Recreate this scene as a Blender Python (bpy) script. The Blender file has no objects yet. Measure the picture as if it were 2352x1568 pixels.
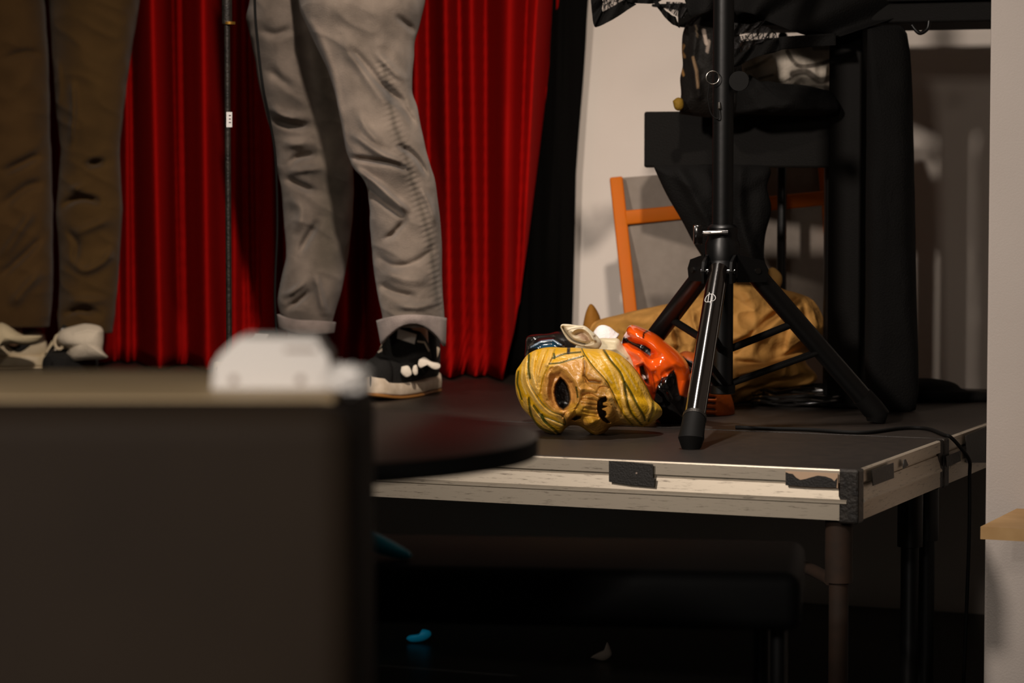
import bpy, bmesh, math, random
import numpy as np
from mathutils import Vector, Matrix
random.seed(7); rng = np.random.default_rng(7)
scene = bpy.context.scene
COL = scene.collection

# ------------------------------------------------------------------ camera model
CAM = Vector((0.0, 0.0, 1.05)); FPX = 6533.0; CX, CY = 1176.0, 784.0
PITCH = math.atan2(424.0, FPX); CT, ST = math.cos(PITCH), math.sin(PITCH)
DECK = 0.52
def ray(px, py):
    u = (px - CX) / FPX; v = (CY - py) / FPX
    return Vector((u, CT + v * ST, -ST + v * CT))
def W(px, py, D):
    r = ray(px, py); return CAM + r * (D / r.y)
def Wn(px, py, D):
    u = (px - CX) / FPX; v = (CY - py) / FPX
    ry = CT + v * ST; rz = -ST + v * CT; k = D / ry
    return np.stack([u * k, D + 0 * u, CAM.z + rz * k], -1)
def onz(px, py, z):
    r = ray(px, py); return CAM + r * ((z - CAM.z) / r.z)
def onplane(px, py, p, n):
    r = ray(px, py); return CAM + r * ((p - CAM).dot(n) / r.dot(n))
def PX(p):      # metres per pixel at depth p
    return p / FPX
# stage frame of reference: corner, a runs right along the front edge, b runs back
CORNER = onz(1970, 1079, DECK); E1 = Vector((0.920, -0.391, 0)); E2 = Vector((0.391, 0.920, 0))
E1.normalize(); E2 = Vector((-E1.y, E1.x, 0)); RZ = math.atan2(E1.y, E1.x)
def S(a, b, z): 
    p = CORNER + E1 * a + E2 * b; return Vector((p.x, p.y, z))

# ------------------------------------------------------------------ helpers
def lin(c):
    return tuple(((x / 255) / 12.92 if x / 255 <= .04045 else (((x / 255) + .055) / 1.055) ** 2.4) for x in c)
def mat(name, rgb, rough=.6, metal=0, spec=.5, noise=0, nscale=20, rgb2=None, bump=0, bscale=60, coat=0, sheen=0, vcol=False, emit=None, wave=None, coatr=.1):
    m = bpy.data.materials.new(name); m.use_nodes = True; nt = m.node_tree; N = nt.nodes; L = nt.links
    b = N['Principled BSDF']; b.inputs['Roughness'].default_value = rough; b.inputs['Metallic'].default_value = metal
    b.inputs['Specular IOR Level'].default_value = spec; b.inputs['Coat Weight'].default_value = coat; b.inputs['Coat Roughness'].default_value = coatr
    b.inputs['Sheen Weight'].default_value = sheen
    c = lin(rgb); tc = N.new('ShaderNodeTexCoord')
    src = None
    if vcol:
        a = N.new('ShaderNodeVertexColor'); a.layer_name = 'Col'; src = a.outputs['Color']
    if rgb2 is not None or (vcol and noise):
        t = N.new('ShaderNodeTexNoise'); t.inputs['Scale'].default_value = nscale; t.inputs['Detail'].default_value = 6
        L.new(tc.outputs['Object'], t.inputs['Vector'])
        r = N.new('ShaderNodeMapRange'); r.inputs['From Min'].default_value = .5 - .22; r.inputs['From Max'].default_value = .5 + .22
        L.new(t.outputs['Fac'], r.inputs['Value'])
        mx = N.new('ShaderNodeMix'); mx.data_type = 'RGBA'
        if vcol:
            mx.blend_type = 'MULTIPLY'; mx.inputs[0].default_value = noise
            L.new(src, mx.inputs[6]); L.new(r.outputs[0], mx.inputs[7])
        else:
            mx.inputs[6].default_value = (*c, 1); mx.inputs[7].default_value = (*lin(rgb2), 1)
            L.new(r.outputs[0], mx.inputs[0])
        src = mx.outputs[2]
    if src: L.new(src, b.inputs['Base Color'])
    else: b.inputs['Base Color'].default_value = (*c, 1)
    if bump:
        t2 = N.new('ShaderNodeTexNoise'); t2.inputs['Scale'].default_value = bscale; t2.inputs['Detail'].default_value = 4
        L.new(tc.outputs['Object'], t2.inputs['Vector'])
        bp = N.new('ShaderNodeBump'); bp.inputs['Strength'].default_value = bump; bp.inputs['Distance'].default_value = .01
        L.new(t2.outputs['Fac'], bp.inputs['Height']); L.new(bp.outputs[0], b.inputs['Normal'])
    if emit:
        b.inputs['Emission Color'].default_value = (*lin(emit[0]), 1); b.inputs['Emission Strength'].default_value = emit[1]
    return m

def link(o, parent=None):
    COL.objects.link(o)
    if parent is not None:
        o.parent = parent
        r = parent; off = Vector((0, 0, 0))
        while r is not None: off += r.location; r = r.parent
        if o.type == 'MESH': o.data.transform(Matrix.Translation(-off))
    return o
def tag(o, label=None, cat=None, group=None, kind=None):
    if label: o['label'] = label
    if cat: o['category'] = cat
    if group: o['group'] = group
    if kind: o['kind'] = kind
    return o
def empty(name, loc, label, cat, group=None):
    o = bpy.data.objects.new(name, None); COL.objects.link(o); o.location = loc; o.empty_display_size = .05
    return tag(o, label, cat, group)
def meshobj(name, verts, faces, m, parent=None, smooth=True, cols=None, origin=None):
    me = bpy.data.meshes.new(name)
    me.from_pydata([tuple(v) for v in (verts.tolist() if hasattr(verts, 'tolist') else verts)], [], faces.tolist() if hasattr(faces, 'tolist') else faces)
    if m: me.materials.append(m)
    if smooth: me.polygons.foreach_set('use_smooth', [True] * len(me.polygons))
    if cols is not None:
        a = me.color_attributes.new('Col', 'FLOAT_COLOR', 'POINT')
        c4 = np.ones((len(verts), 4), dtype=np.float32); c4[:, :3] = cols; a.data.foreach_set('color', c4.ravel())
    me.update()
    o = bpy.data.objects.new(name, me); link(o, parent)
    if parent is None:
        c = Vector(origin) if origin is not None else Vector(np.array([v[:] for v in verts]).mean(0))
        me.transform(Matrix.Translation(-c)); o.location = c
    return o
class MB:
    def __init__(s): s.bm = bmesh.new()
    def box(s, c, size, rz=0, rot=None, bev=0, seg=2):
        r = bmesh.ops.create_cube(s.bm, size=1.0)
        M = Matrix.Translation(Vector(c)) @ (rot.to_4x4() if rot is not None else Matrix.Rotation(rz, 4, 'Z')) @ Matrix.Diagonal((*size, 1))
        bmesh.ops.transform(s.bm, matrix=M, verts=r['verts'])
        if bev:
            es = list({e for v in r['verts'] for e in v.link_edges})
            bmesh.ops.bevel(s.bm, geom=es, offset=bev, segments=seg, affect='EDGES', profile=.5)
        return s
    def tube(s, pts, r, n=20, cap=True):
        pts = [Vector(p) for p in pts]
        rs = r if isinstance(r, (list, tuple)) else [r] * len(pts)
        rings = []; up = None
        for i, p in enumerate(pts):
            d = (pts[min(i + 1, len(pts) - 1)] - pts[max(i - 1, 0)]).normalized()
            if up is None: up = Vector((0, 0, 1)) if abs(d.z) < .9 else Vector((1, 0, 0))
            x = d.cross(up).normalized(); y = x.cross(d).normalized(); up = y
            rings.append([s.bm.verts.new(p + x * (rs[i] * math.cos(2 * math.pi * k / n)) + y * (rs[i] * math.sin(2 * math.pi * k / n))) for k in range(n)])
        for i in range(len(rings) - 1):
            for k in range(n):
                s.bm.faces.new((rings[i][k], rings[i][(k + 1) % n], rings[i + 1][(k + 1) % n], rings[i + 1][k]))
        if cap:
            s.bm.faces.new(rings[0][::-1]); s.bm.faces.new(rings[-1])
        return s
    def sphere(s, c, size, rot=None, u=24, v=14):
        r = bmesh.ops.create_uvsphere(s.bm, u_segments=u, v_segments=v, radius=1)
        M = Matrix.Translation(Vector(c)) @ (rot.to_4x4() if rot is not None else Matrix.Identity(4)) @ Matrix.Diagonal((*size, 1))
        bmesh.ops.transform(s.bm, matrix=M, verts=r['verts']); return s
    def prism(s, pts, d):     # polygon pts extruded along vector d
        a = [s.bm.verts.new(p) for p in pts]; b = [s.bm.verts.new(Vector(p) + d) for p in pts]; n = len(pts)
        s.bm.faces.new(a); s.bm.faces.new(b[::-1])
        for i in range(n): s.bm.faces.new((a[i], a[(i + 1) % n], b[(i + 1) % n], b[i]))
        return s
    def lathe(s, c, prof, n=48):
        rings = [[s.bm.verts.new(Vector(c) + Vector((r * math.cos(2 * math.pi * k / n), r * math.sin(2 * math.pi * k / n), z))) for k in range(n)] for r, z in prof]
        for i in range(len(rings) - 1):
            for k in range(n): s.bm.faces.new((rings[i][k], rings[i][(k + 1) % n], rings[i + 1][(k + 1) % n], rings[i + 1][k]))
        s.bm.faces.new(rings[0][::-1]); s.bm.faces.new(rings[-1]); return s
    def build(s, name, m, parent=None, smooth=False, origin=None):
        bmesh.ops.recalc_face_normals(s.bm, faces=s.bm.faces)
        me = bpy.data.meshes.new(name); s.bm.to_mesh(me); s.bm.free()
        me.materials.append(m)
        if smooth:
            me.polygons.foreach_set('use_smooth', [True] * len(me.polygons))
            me.set_sharp_from_angle(angle=math.radians(38))
        o = bpy.data.objects.new(name, me); link(o, parent)
        if parent is None:
            co = np.array([v.co[:] for v in me.vertices]); c = Vector(origin) if origin is not None else Vector((co[:, 0].mean(), co[:, 1].mean(), co[:, 2].min()))
            me.transform(Matrix.Translation(-c)); o.location = c
        return o
def spl(pts, n=12):        # smooth curve through points
    P = [Vector(p) for p in pts]; out = []
    for i in range(len(P) - 1):
        p0 = P[max(i - 1, 0)]; p1 = P[i]; p2 = P[i + 1]; p3 = P[min(i + 2, len(P) - 1)]
        for k in range(n):
            t = k / n
            out.append(.5 * ((2 * p1) + (p2 - p0) * t + (2 * p0 - 5 * p1 + 4 * p2 - p3) * t * t + (3 * p1 - p0 - 3 * p2 + p3) * t ** 3))
    out.append(P[-1]); return out

# ---- numpy sculpting tools
def smooth2(pts, n=8):
    return np.array([(p[0], p[1]) for p in spl([(a[0], a[1], 0) for a in pts], n)])
def dpoly(x, y, line):      # distance to a polyline
    line = np.asarray(line, float); d = np.full(x.shape, 1e9)
    for i in range(len(line) - 1):
        ax, ay = line[i]; bx, by = line[i + 1]; vx, vy = bx - ax, by - ay; L2 = vx * vx + vy * vy + 1e-9
        t = np.clip(((x - ax) * vx + (y - ay) * vy) / L2, 0, 1)
        d = np.minimum(d, np.hypot(x - ax - t * vx, y - ay - t * vy))
    return d
def inpoly(x, y, poly):
    poly = np.asarray(poly, float); ins = np.zeros(x.shape, bool); n = len(poly); j = n - 1
    for i in range(n):
        xi, yi = poly[i]; xj, yj = poly[j]
        c = ((yi > y) != (yj > y)) & (x < (xj - xi) * (y - yi) / ((yj - yi) or 1e-9) + xi)
        ins ^= c; j = i
    return ins
def sdf(x, y, poly):        # positive inside
    poly = list(poly); d = dpoly(x, y, poly + [poly[0]]); return np.where(inpoly(x, y, poly), d, -d)
def sstep(a, b, v): 
    t = np.clip((v - a) / (b - a), 0, 1); return t * t * (3 - 2 * t)
def vnoise(p, scale, seed=0):  # cheap smooth value noise on 3D points
    q = p * scale + seed * 17.3; i = np.floor(q).astype(int); f = q - i; f = f * f * (3 - 2 * f); out = 0
    def h(ix, iy, iz):
        n = np.sin(ix * 127.1 + iy * 311.7 + iz * 74.7) * 43758.5453; return n - np.floor(n)
    for dx in (0, 1):
        for dy in (0, 1):
            for dz in (0, 1):
                w = (f[..., 0] if dx else 1 - f[..., 0]) * (f[..., 1] if dy else 1 - f[..., 1]) * (f[..., 2] if dz else 1 - f[..., 2])
                out = out + w * h(i[..., 0] + dx, i[..., 1] + dy, i[..., 2] + dz)
    return out - .5
def inflate(name, outline, D, T, m, center=None, nphi=160, nf=40, nb=12, feats=(), paint=(), base=(200, 200, 200), parent=None, power=1.0, Tb=None, rough=0, rscale=30, smoothn=6, relief=None, fold=0, zmin=DECK + .0008):
    """a solid body whose outline seen from the front is OUTLINE; front and back bulge by T / Tb metres around depth D"""
    out = smooth2(list(outline) + [outline[0]], smoothn) if smoothn else np.array(list(outline) + [outline[0]], float)
    if center is None: center = np.array(outline, float).mean(0)
    cx, cy = center; ph = np.linspace(0, 2 * math.pi, nphi, endpoint=False); R = np.zeros(nphi)
    for k, a in enumerate(ph):
        dx, dy = math.cos(a), math.sin(a); ax = out[:-1, 0] - cx; ay = out[:-1, 1] - cy; ex = out[1:, 0] - out[:-1, 0]; ey = out[1:, 1] - out[:-1, 1]
        den = dx * ey - dy * ex; den = np.where(abs(den) < 1e-9, 1e-9, den)
        t = (ax * ey - ay * ex) / den; s = (ax * dy - ay * dx) / den
        ok = (t > 0) & (s >= -1e-6) & (s <= 1 + 1e-6); R[k] = t[ok].max() if ok.any() else 1
    tt = np.concatenate([np.linspace(0.001, math.pi / 2, nf), np.linspace(math.pi / 2, math.pi - .001, nb)[1:]])
    Tm, Pm = np.meshgrid(tt, ph, indexing='ij'); Rr = R[None, :] * np.sin(Tm) ** power
    x = cx + Rr * np.cos(Pm); y = cy + Rr * np.sin(Pm)
    Tb = T if Tb is None else Tb
    off = np.where(Tm < math.pi / 2, -T * np.cos(Tm), -Tb * np.cos(Tm))
    front = sstep(-.02, .25, np.cos(Tm))
    for f in feats:
        kind, geo, w, amt = f[:4]
        if kind == 'g': d = dpoly(x, y, geo); off -= amt * np.exp(-(d / w) ** 2) * front
        elif kind == 'p': d = sdf(x, y, geo); off -= amt * sstep(-w, w, d) * front
        elif kind == 'r': d = dpoly(x, y, geo); off -= amt * np.clip(1 - (d / w) ** 2, 0, None) ** .5 * front
    P = Wn(x, y, D + off)
    if rough:
        n = vnoise(P, rscale, 1) + .5 * vnoise(P, rscale * 2.1, 2)
        P[..., 1] -= rough * n * front - rough * n * (1 - front) * .5
    if fold:
        n = np.abs(vnoise(P, rscale * .6, 5)) + .6 * np.abs(vnoise(P, rscale * 1.3, 6)); P[..., 1] += fold * (n - .3) * 2
    P[..., 2] = np.maximum(P[..., 2], zmin)
    cols = np.ones(x.shape + (3,)) * np.array(lin(base))
    for p in paint:
        kind, geo, w, c = p[:4]; c = np.array(lin(c)); a = p[4] if len(p) > 4 else 1
        if kind == 'l': k = a * (1 - sstep(w * .6, w * 1.3, dpoly(x, y, geo)))
        else: k = a * sstep(-w, w, sdf(x, y, geo))
        if not (len(p) > 5 and p[5]): k = k * (np.cos(Tm) > -.05)
        cols = cols * (1 - k[..., None]) + c * k[..., None]
    nt = len(tt); idx = np.arange(nt * nphi).reshape(nt, nphi); nx = np.roll(idx, -1, 1)
    F = np.stack([idx[:-1], nx[:-1], nx[1:], idx[1:]], -1).reshape(-1, 4)[:, ::-1]
    faces = F.tolist(); faces.append(idx[0].tolist()); faces.append(idx[-1][::-1].tolist())
    V = P.reshape(-1, 3); c = V.mean(0); c[2] = V[:, 2].min()
    return meshobj(name, V, faces, m, parent, cols=cols.reshape(-1, 3), origin=c)
def lofted(name, rows, m, parent=None, nr=200, nc=96, feats=(), depthk=.8, paint=(), base=(120, 110, 100), rough=.005, rscale=13, pucker=None, tilt=0):
    """rows: (py, left px, right px, D); a hanging cloth tube, folds pressed into it"""
    rows = np.array(rows, float); yy = np.linspace(rows[0, 0], rows[-1, 0], nr)
    def ip(c):
        v = np.interp(yy, rows[:, 0], rows[:, c]); k = np.ones(9) / 9; vp = np.pad(v, 4, mode='edge'); return np.convolve(vp, k, 'valid')
    l, r, D = ip(1), ip(2), ip(3); ph = np.linspace(0, 2 * math.pi, nc, endpoint=False)
    c = (l + r) / 2; h = (r - l) / 2
    ce, se = np.cos(ph), np.sin(ph)
    x = c[:, None] + h[:, None] * np.sign(ce) * np.abs(ce) ** .9; y = yy[:, None] + 0 * x
    dep = (h * D / FPX * depthk)[:, None] * np.abs(se) ** .95 * np.sign(se); off = -dep
    front = sstep(-.05, .35, se)[None, :] + 0 * x
    for f in feats:
        geo, w, amt = f[:3]; d = dpoly(x, y, smooth2(geo, 5)); e0 = np.hypot(x - geo[0][0], y - geo[0][1]); e1 = np.hypot(x - geo[-1][0], y - geo[-1][1]); off -= 1.5 * amt * np.exp(-(d / w) ** 2) * front * (.1 + .9 * sstep(0, 34, e0)) * (.1 + .9 * sstep(0, 34, e1))
    if pucker is not None:
        d = dpoly(x, y, pucker); off -= .0018 * np.sin(y * .48 + x * .2) * np.exp(-(d / 15) ** 2) * front
    P = Wn(x, y, D[:, None] + off)
    n = vnoise(P * np.array([1, 1, .6]), rscale, 3) + .5 * vnoise(P, rscale * 2.3, 4)
    rg = 1 - 2 * np.abs(vnoise(P @ np.array([[1, 0, .5], [0, 1, 0], [-.5, 0, 1.]]) * np.array([.7, .7, 1.5]), 15, 8)); rg = rg ** 2 - .5
    P[..., 1] -= (rough * 2 * n + .007 * rg) * np.sign(se)[None, :] ; P[..., 0] += rough * n
    cols = np.ones(x.shape + (3,)) * np.array(lin(base))
    for p in paint:
        geo, w, cc, a = p; k = a * np.exp(-(dpoly(x, y, geo) / w) ** 2); cols = cols * (1 - k[..., None]) + np.array(lin(cc)) * k[..., None]
    return P, cols
def tubefaces(nr, nc, base=0, cap=True):
    idx = np.arange(nr * nc).reshape(nr, nc) + base; nx = np.roll(idx, -1, 1)
    F = np.stack([idx[:-1], nx[:-1], nx[1:], idx[1:]], -1).reshape(-1, 4).tolist()
    if cap: F.append(idx[0].tolist()[::-1]); F.append(idx[-1].tolist())
    return F

# ------------------------------------------------------------------ materials
M = {}
M['deck'] = mat('stage_ply_black', (46, 38, 32), .42, spec=.45, rgb2=(34, 29, 25), nscale=35, bump=.25, bscale=900)
M['deckedge'] = mat('deck_edge', (30, 26, 22), .6)
M['blackmetal'] = mat('black_metal', (9, 9, 9), .38, spec=.35, bump=.02)
M['glossblack'] = mat('gloss_black_tube', (14, 10, 8), .14, spec=1.0, coat=1.0, coatr=.1)
M['postdark'] = mat('dark_corner', (52, 46, 40), .5, metal=.3, rgb2=(22, 19, 17), nscale=60, bump=.2, bscale=150)
M['rust'] = mat('rusty_leg', (58, 38, 24), .8, metal=.1, rgb2=(40, 28, 18), nscale=25)
M['rubber'] = mat('rubber', (7, 6, 5), .7, spec=.2)
M['black'] = mat('black_cloth', (9, 8, 7), .85, spec=.2, bump=.4, bscale=300)
M['blackdrape'] = mat('black_drape', (9, 8, 7), .95, spec=.05)
M['case'] = mat('black_case', (12, 10, 8), .7, spec=.15, bump=.2, bscale=400)
M['wall'] = mat('white_plaster', (222, 212, 202), .85, spec=.2, rgb2=(214, 203, 192), nscale=3, bump=.08, bscale=220)
M['pillar'] = mat('pillar_plaster', (200, 190, 182), .85, spec=.2, rgb2=(192, 182, 174), nscale=4, bump=.12, bscale=260)
M['floor'] = mat('dark_floor', (18, 17, 15), .35, spec=.4, rgb2=(12, 12, 11), nscale=3)
M['orangewood'] = mat('orange_wood', (200, 98, 6), .6, spec=.2, rgb2=(188, 98, 9), nscale=18)
M['greycanvas'] = mat('grey_canvas', (140, 130, 120), .9, rgb2=(130, 120, 110), nscale=40, bump=.15, bscale=500)
M['kraft'] = mat('kraft_paper', (196, 150, 88), .75, spec=.25, vcol=True, bump=.35, bscale=45, noise=.25, nscale=22)
M['latexy'] = mat('latex_mask', (200, 160, 50), .38, spec=.5, vcol=True, coat=.25, coatr=.3, bump=.25, bscale=130)
M['gloss'] = mat('gloss_latex', (220, 80, 20), .14, spec=.7, vcol=True, coat=.8, coatr=.08)
M['satin'] = mat('satin_latex', (220, 80, 20), .45, spec=.4, vcol=True, bump=.1, bscale=120)
M['matte'] = mat('matte_paint', (220, 80, 20), .75, spec=.25, vcol=True, bump=.25, bscale=200)
M['white'] = mat('white_plastic', (238, 232, 226), .5)
M['greyink'] = mat('grey_ink', (150, 132, 120), .7)
M['silver'] = mat('silver', (190, 185, 178), .25, metal=1)
M['whiteink'] = mat('white_ink', (225, 222, 220), .5)
M['tape'] = mat('black_tape', (26, 22, 17), .55, bump=.15, bscale=300)
M['tan'] = mat('torn_tape', (208, 176, 146), .8)
M['shoeblack'] = mat('black_suede', (22, 20, 17), .85, bump=.5, bscale=350)
M['shoewhite'] = mat('white_rubber', (230, 212, 190), .55, rgb2=(206, 186, 160), nscale=60)
M['gum'] = mat('gum_rubber', (150, 100, 45), .6)
M['cream'] = mat('cream_leather', (214, 196, 166), .6, rgb2=(196, 176, 140), nscale=30)
M['darksock'] = mat('black_sock', (14, 12, 10), .9)
M['sock'] = mat('pale_sock', (214, 196, 186), .9, bump=.3, bscale=250)
M['skin'] = mat('skin', (190, 140, 110), .5)
M['cyan'] = mat('turquoise_flat', (10, 170, 205), .5)  # flat turquoise for the bench reflection shape and the floor fleck
M['brass'] = mat('brass', (150, 110, 40), .4, metal=.7)
M['bench'] = mat('light_wood', (206, 166, 112), .55, rgb2=(180, 138, 84), nscale=14)
M['countertop'] = mat('beige_lit_top', (190, 166, 130), .5, spec=.4, rgb2=(172, 148, 112), nscale=8)  # glancing light on the dark counter, put into a beige colour
M['counter'] = mat('brown_panel', (46, 36, 26), .75, spec=.2, rgb2=(38, 29, 21), nscale=3)
M['darktable'] = mat('dark_gloss_table', (36, 28, 24), .34, spec=.35)
M['jeans'] = mat('faded_denim', (120, 110, 104), .9, spec=.2, vcol=True, noise=.6, nscale=13, sheen=.2, bump=.35, bscale=420)
M['khaki'] = mat('brown_cotton', (96, 70, 38), .9, spec=.2, vcol=True, noise=.3, nscale=8, sheen=.1, bump=.3, bscale=400)
M['velvet'] = mat('red_velvet', (158, 6, 2), .8, spec=.1, sheen=.0, bump=.2, bscale=500)
M['velvet'].node_tree.nodes['Principled BSDF'].inputs['Sheen Tint'].default_value = (1, .03, .015, 1); M['velvet'].node_tree.nodes['Principled BSDF'].inputs['Sheen Roughness'].default_value = .3
def alu(name, stretch):
    m = mat(name, (190, 180, 165), .42, metal=.55)
    nt = m.node_tree; N = nt.nodes; L = nt.links; b = N['Principled BSDF']; tc = N.new('ShaderNodeTexCoord'); mp = N.new('ShaderNodeMapping')
    mp.inputs['Rotation'].default_value = (0, 0, -RZ); mp.inputs['Scale'].default_value = (6, 6, 60)
    t = N.new('ShaderNodeTexNoise'); t.inputs['Scale'].default_value = 4; t.inputs['Detail'].default_value = 8; t.inputs['Roughness'].default_value = .75
    cr = N.new('ShaderNodeValToRGB'); e = cr.color_ramp.elements; e[0].position = .29; e[0].color = (*lin((72, 60, 48)), 1); e[1].position = .45; e[1].color = (*lin((190, 178, 160)), 1)
    L.new(tc.outputs['Object'], mp.inputs['Vector']); L.new(mp.outputs[0], t.inputs['Vector']); L.new(t.outputs['Fac'], cr.inputs['Fac']); L.new(cr.outputs[0], b.inputs['Base Color'])
    return m
M['alu'] = alu('scuffed_aluminium', 1)
def lace():
    m = bpy.data.materials.new('black_lace'); m.use_nodes = True; nt = m.node_tree; N = nt.nodes; L = nt.links
    b = N['Principled BSDF']; b.inputs['Base Color'].default_value = (.006, .005, .005, 1); b.inputs['Roughness'].default_value = .8
    tr = N.new('ShaderNodeBsdfTransparent'); mx = N.new('ShaderNodeMixShader'); tc = N.new('ShaderNodeTexCoord')
    v = N.new('ShaderNodeTexVoronoi'); v.feature = 'DISTANCE_TO_EDGE'; v.inputs['Scale'].default_value = 75
    v2 = N.new('ShaderNodeTexVoronoi'); v2.feature = 'DISTANCE_TO_EDGE'; v2.inputs['Scale'].default_value = 380
    a = N.new('ShaderNodeMath'); a.operation = 'LESS_THAN'; a.inputs[1].default_value = .06
    a2 = N.new('ShaderNodeMath'); a2.operation = 'LESS_THAN'; a2.inputs[1].default_value = .035
    mm = N.new('ShaderNodeMath'); mm.operation = 'MAXIMUM'
    for q in (v, v2): L.new(tc.outputs['Object'], q.inputs['Vector'])
    L.new(v.outputs['Distance'], a.inputs[0]); L.new(v2.outputs['Distance'], a2.inputs[0]); L.new(a.outputs[0], mm.inputs[0]); L.new(a2.outputs[0], mm.inputs[1])
    L.new(mm.outputs[0], mx.inputs[0]); L.new(tr.outputs[0], mx.inputs[1]); L.new(b.outputs[0], mx.inputs[2])
    L.new(mx.outputs[0], N['Material Output'].inputs['Surface']); return m
M['lace'] = lace()

# ------------------------------------------------------------------ the setting
def slab(name, c, size, m, rz=RZ, kind='structure'):
    o = MB().box(c, size, rz).build(name, m); return tag(o, kind=kind)
slab('floor', (0, 4, -.05), (12, 14, .1), M['floor'], 0)
wb = S(-.3, 1.75 + .06, 1.5); slab('wall_back', wb, (7.0, .12, 3.4), M['wall'])
pl = onplane(2265, 900, S(0, .52, 0), E2)     # left end of the pillar's front face
pc = Vector((pl.x, pl.y, 0)) + E1 * .75 + E2 * .3
MB().box((pc.x, pc.y, 1.5), (1.5, .6, 3.4), RZ, bev=.006).build('wall_right', M['pillar'])['kind'] = 'structure'

# ------------------------------------------------------------------ stage platforms
PROF = [(-.03, 0), (0, 0), (.003, -.002), (.003, -.0225), (-.003, -.0235), (-.003, -.0275), (-.001, -.0285), (.0035, -.051), (.007, -.0545), (.007, -.0575), (.003, -.059), (.003, -.087), (-.03, -.087)]
def rail(mb, p, q, out):       # extruded aluminium edge between two points at deck height
    a = [mb.bm.verts.new(p + out * o + Vector((0, 0, z))) for o, z in PROF]; b = [mb.bm.verts.new(q + out * o + Vector((0, 0, z))) for o, z in PROF]
    for i in range(len(PROF)): mb.bm.faces.new((a[i], a[(i + 1) % len(PROF)], b[(i + 1) % len(PROF)], b[i]))
    mb.bm.faces.new(a); mb.bm.faces.new(b[::-1])
def platform(a0, a1, b0, b1, label, front=True):
    root = empty('stage_platform', S((a0 + a1) / 2, (b0 + b1) / 2, 0), label, 'stage platform', 'platforms of the low stage')
    g = .0015
    MB().box(S((a0 + a1) / 2, (b0 + b1) / 2, DECK - .007), (a1 - a0 - 2 * g - .008, b1 - b0 - 2 * g - .008, .0145), RZ, bev=.001).build('deck_board', M['deck'], root)
    for (p, q, out, nm) in ((S(a0 + .03, b0 + g, DECK), S(a1 - .018, b0 + g, DECK), -E2, 'edge_rail'), (S(a1 - g, b0 + .03, DECK), S(a1 - g, b1 - .03, DECK), E1, 'edge_rail'),
                            (S(a0 + g, b0 + .03, DECK), S(a0 + g, b1 - .03, DECK), -E1, 'edge_rail'), (S(a0 + .03, b1 - g, DECK), S(a1 - .03, b1 - g, DECK), E2, 'edge_rail')):
        if (out == E2) or (not front and out == -E2) or out == -E1: continue
        mb = MB(); rail(mb, p + Vector((0, 0, -.0008)), q + Vector((0, 0, -.0008)), out); mb.build(nm, M['alu'], root)
    for a, b in ((a0 + .018, b0 + .018), (a1 - .016, b0 + .016), (a0 + .018, b1 - .018), (a1 - .018, b1 - .018)):
        MB().box(S(a, b, DECK - .0465), (.036, .036, .093), RZ, bev=.004).build('corner_block', M['postdark'], root)
    for a, b in ((a0 + .05, b0 + .05), (a1 - .045, b0 + .045), (a0 + .05, b1 - .05), (a1 - .05, b1 - .05)):
        mb = MB(); mb.tube([S(a, b, 0.0), S(a, b, DECK - .2)], .017, 20); mb.tube([S(a, b, DECK - .2), S(a, b, DECK - .088)], .024, 20); mb.build('leg', M['rust'] if front and b < .3 else M['blackmetal'], root, True)
    return root
pf = platform(-2.0, 0, 0, .58, 'black topped front stage platform with scuffed aluminium edge and taped corner')
pb = platform(-2.0, 0, .583, 1.745, 'black stage platform behind the taped one, carrying the paper bag and cables', False)
pg = platform(-4.0, -2.003, .583, 1.745, 'black stage platform carrying the person in brown trousers', False)
MB().box(S(-1.0, .5815, DECK - .006), (1.99, .003, .009), RZ).build('joint_strip', M['rubber'], pf)
FP = S(0, -.003, 0); SP = S(.003, 0, 0)
def patch(poly, plane, nrm, name, m, parent, off=.0045, th=.0015):
    pts = [onplane(x, y, plane, nrm) + nrm * off for x, y in poly]
    return MB().prism(pts, nrm * th).build(name, m, parent)
t = patch([(1402, 1057), (1452, 1060), (1503, 1065), (1503, 1096), (1507, 1097), (1506, 1117), (1450, 1112), (1402, 1105)], FP, -E2, 'black_tape', M['tape'], pf, .006)
patch([(1464, 1083), (1468, 1083), (1468, 1087), (1464, 1087)], FP, -E2, 'tape_speck', M['greyink'], t, .0085, .0005)
patch([(1806, 1081), (1926, 1086), (1926, 1120), (1806, 1112)], FP, -E2, 'torn_tape_backing', M['tan'], pf, .0035, .0012)
patch([(1807, 1083), (1814, 1086), (1823, 1087), (1830, 1095), (1840, 1101), (1852, 1099), (1865, 1095), (1880, 1091), (1898, 1093), (1912, 1098), (1919, 1104), (1925, 1096), (1923, 1119), (1860, 1117), (1807, 1113)], FP, -E2, 'black_tape', M['tape'], pf, .0052)
patch([(1995, 1080), (2045, 1062), (2046, 1097), (1998, 1115)], SP, E1, 'black_tape', M['tape'], pf)
patch([(2070, 1056), (2074, 1054), (2080, 1068), (2068, 1076)], SP, E1, 'tape_scrap', M['tape'], pf, .004)
patch([(2212, 1000), (2262, 978), (2262, 1062), (2213, 1062)], SP, E1, 'black_tape', M['tape'], pb)
patch([(2166, 1048), (2200, 1034), (2200, 1058), (2168, 1072)], SP, E1, 'latch_plate', M['postdark'], pb)
# a bowed strut from the near leg
br = [W(1905, 1330, 4.93), W(1850, 1303, 5.05), W(1800, 1308, 5.2), W(1750, 1335, 5.3), W(1700, 1385, 5.4)]
MB().tube(spl(br, 6), .011, 12).build('strut', M['rust'], pf, True)

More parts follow.
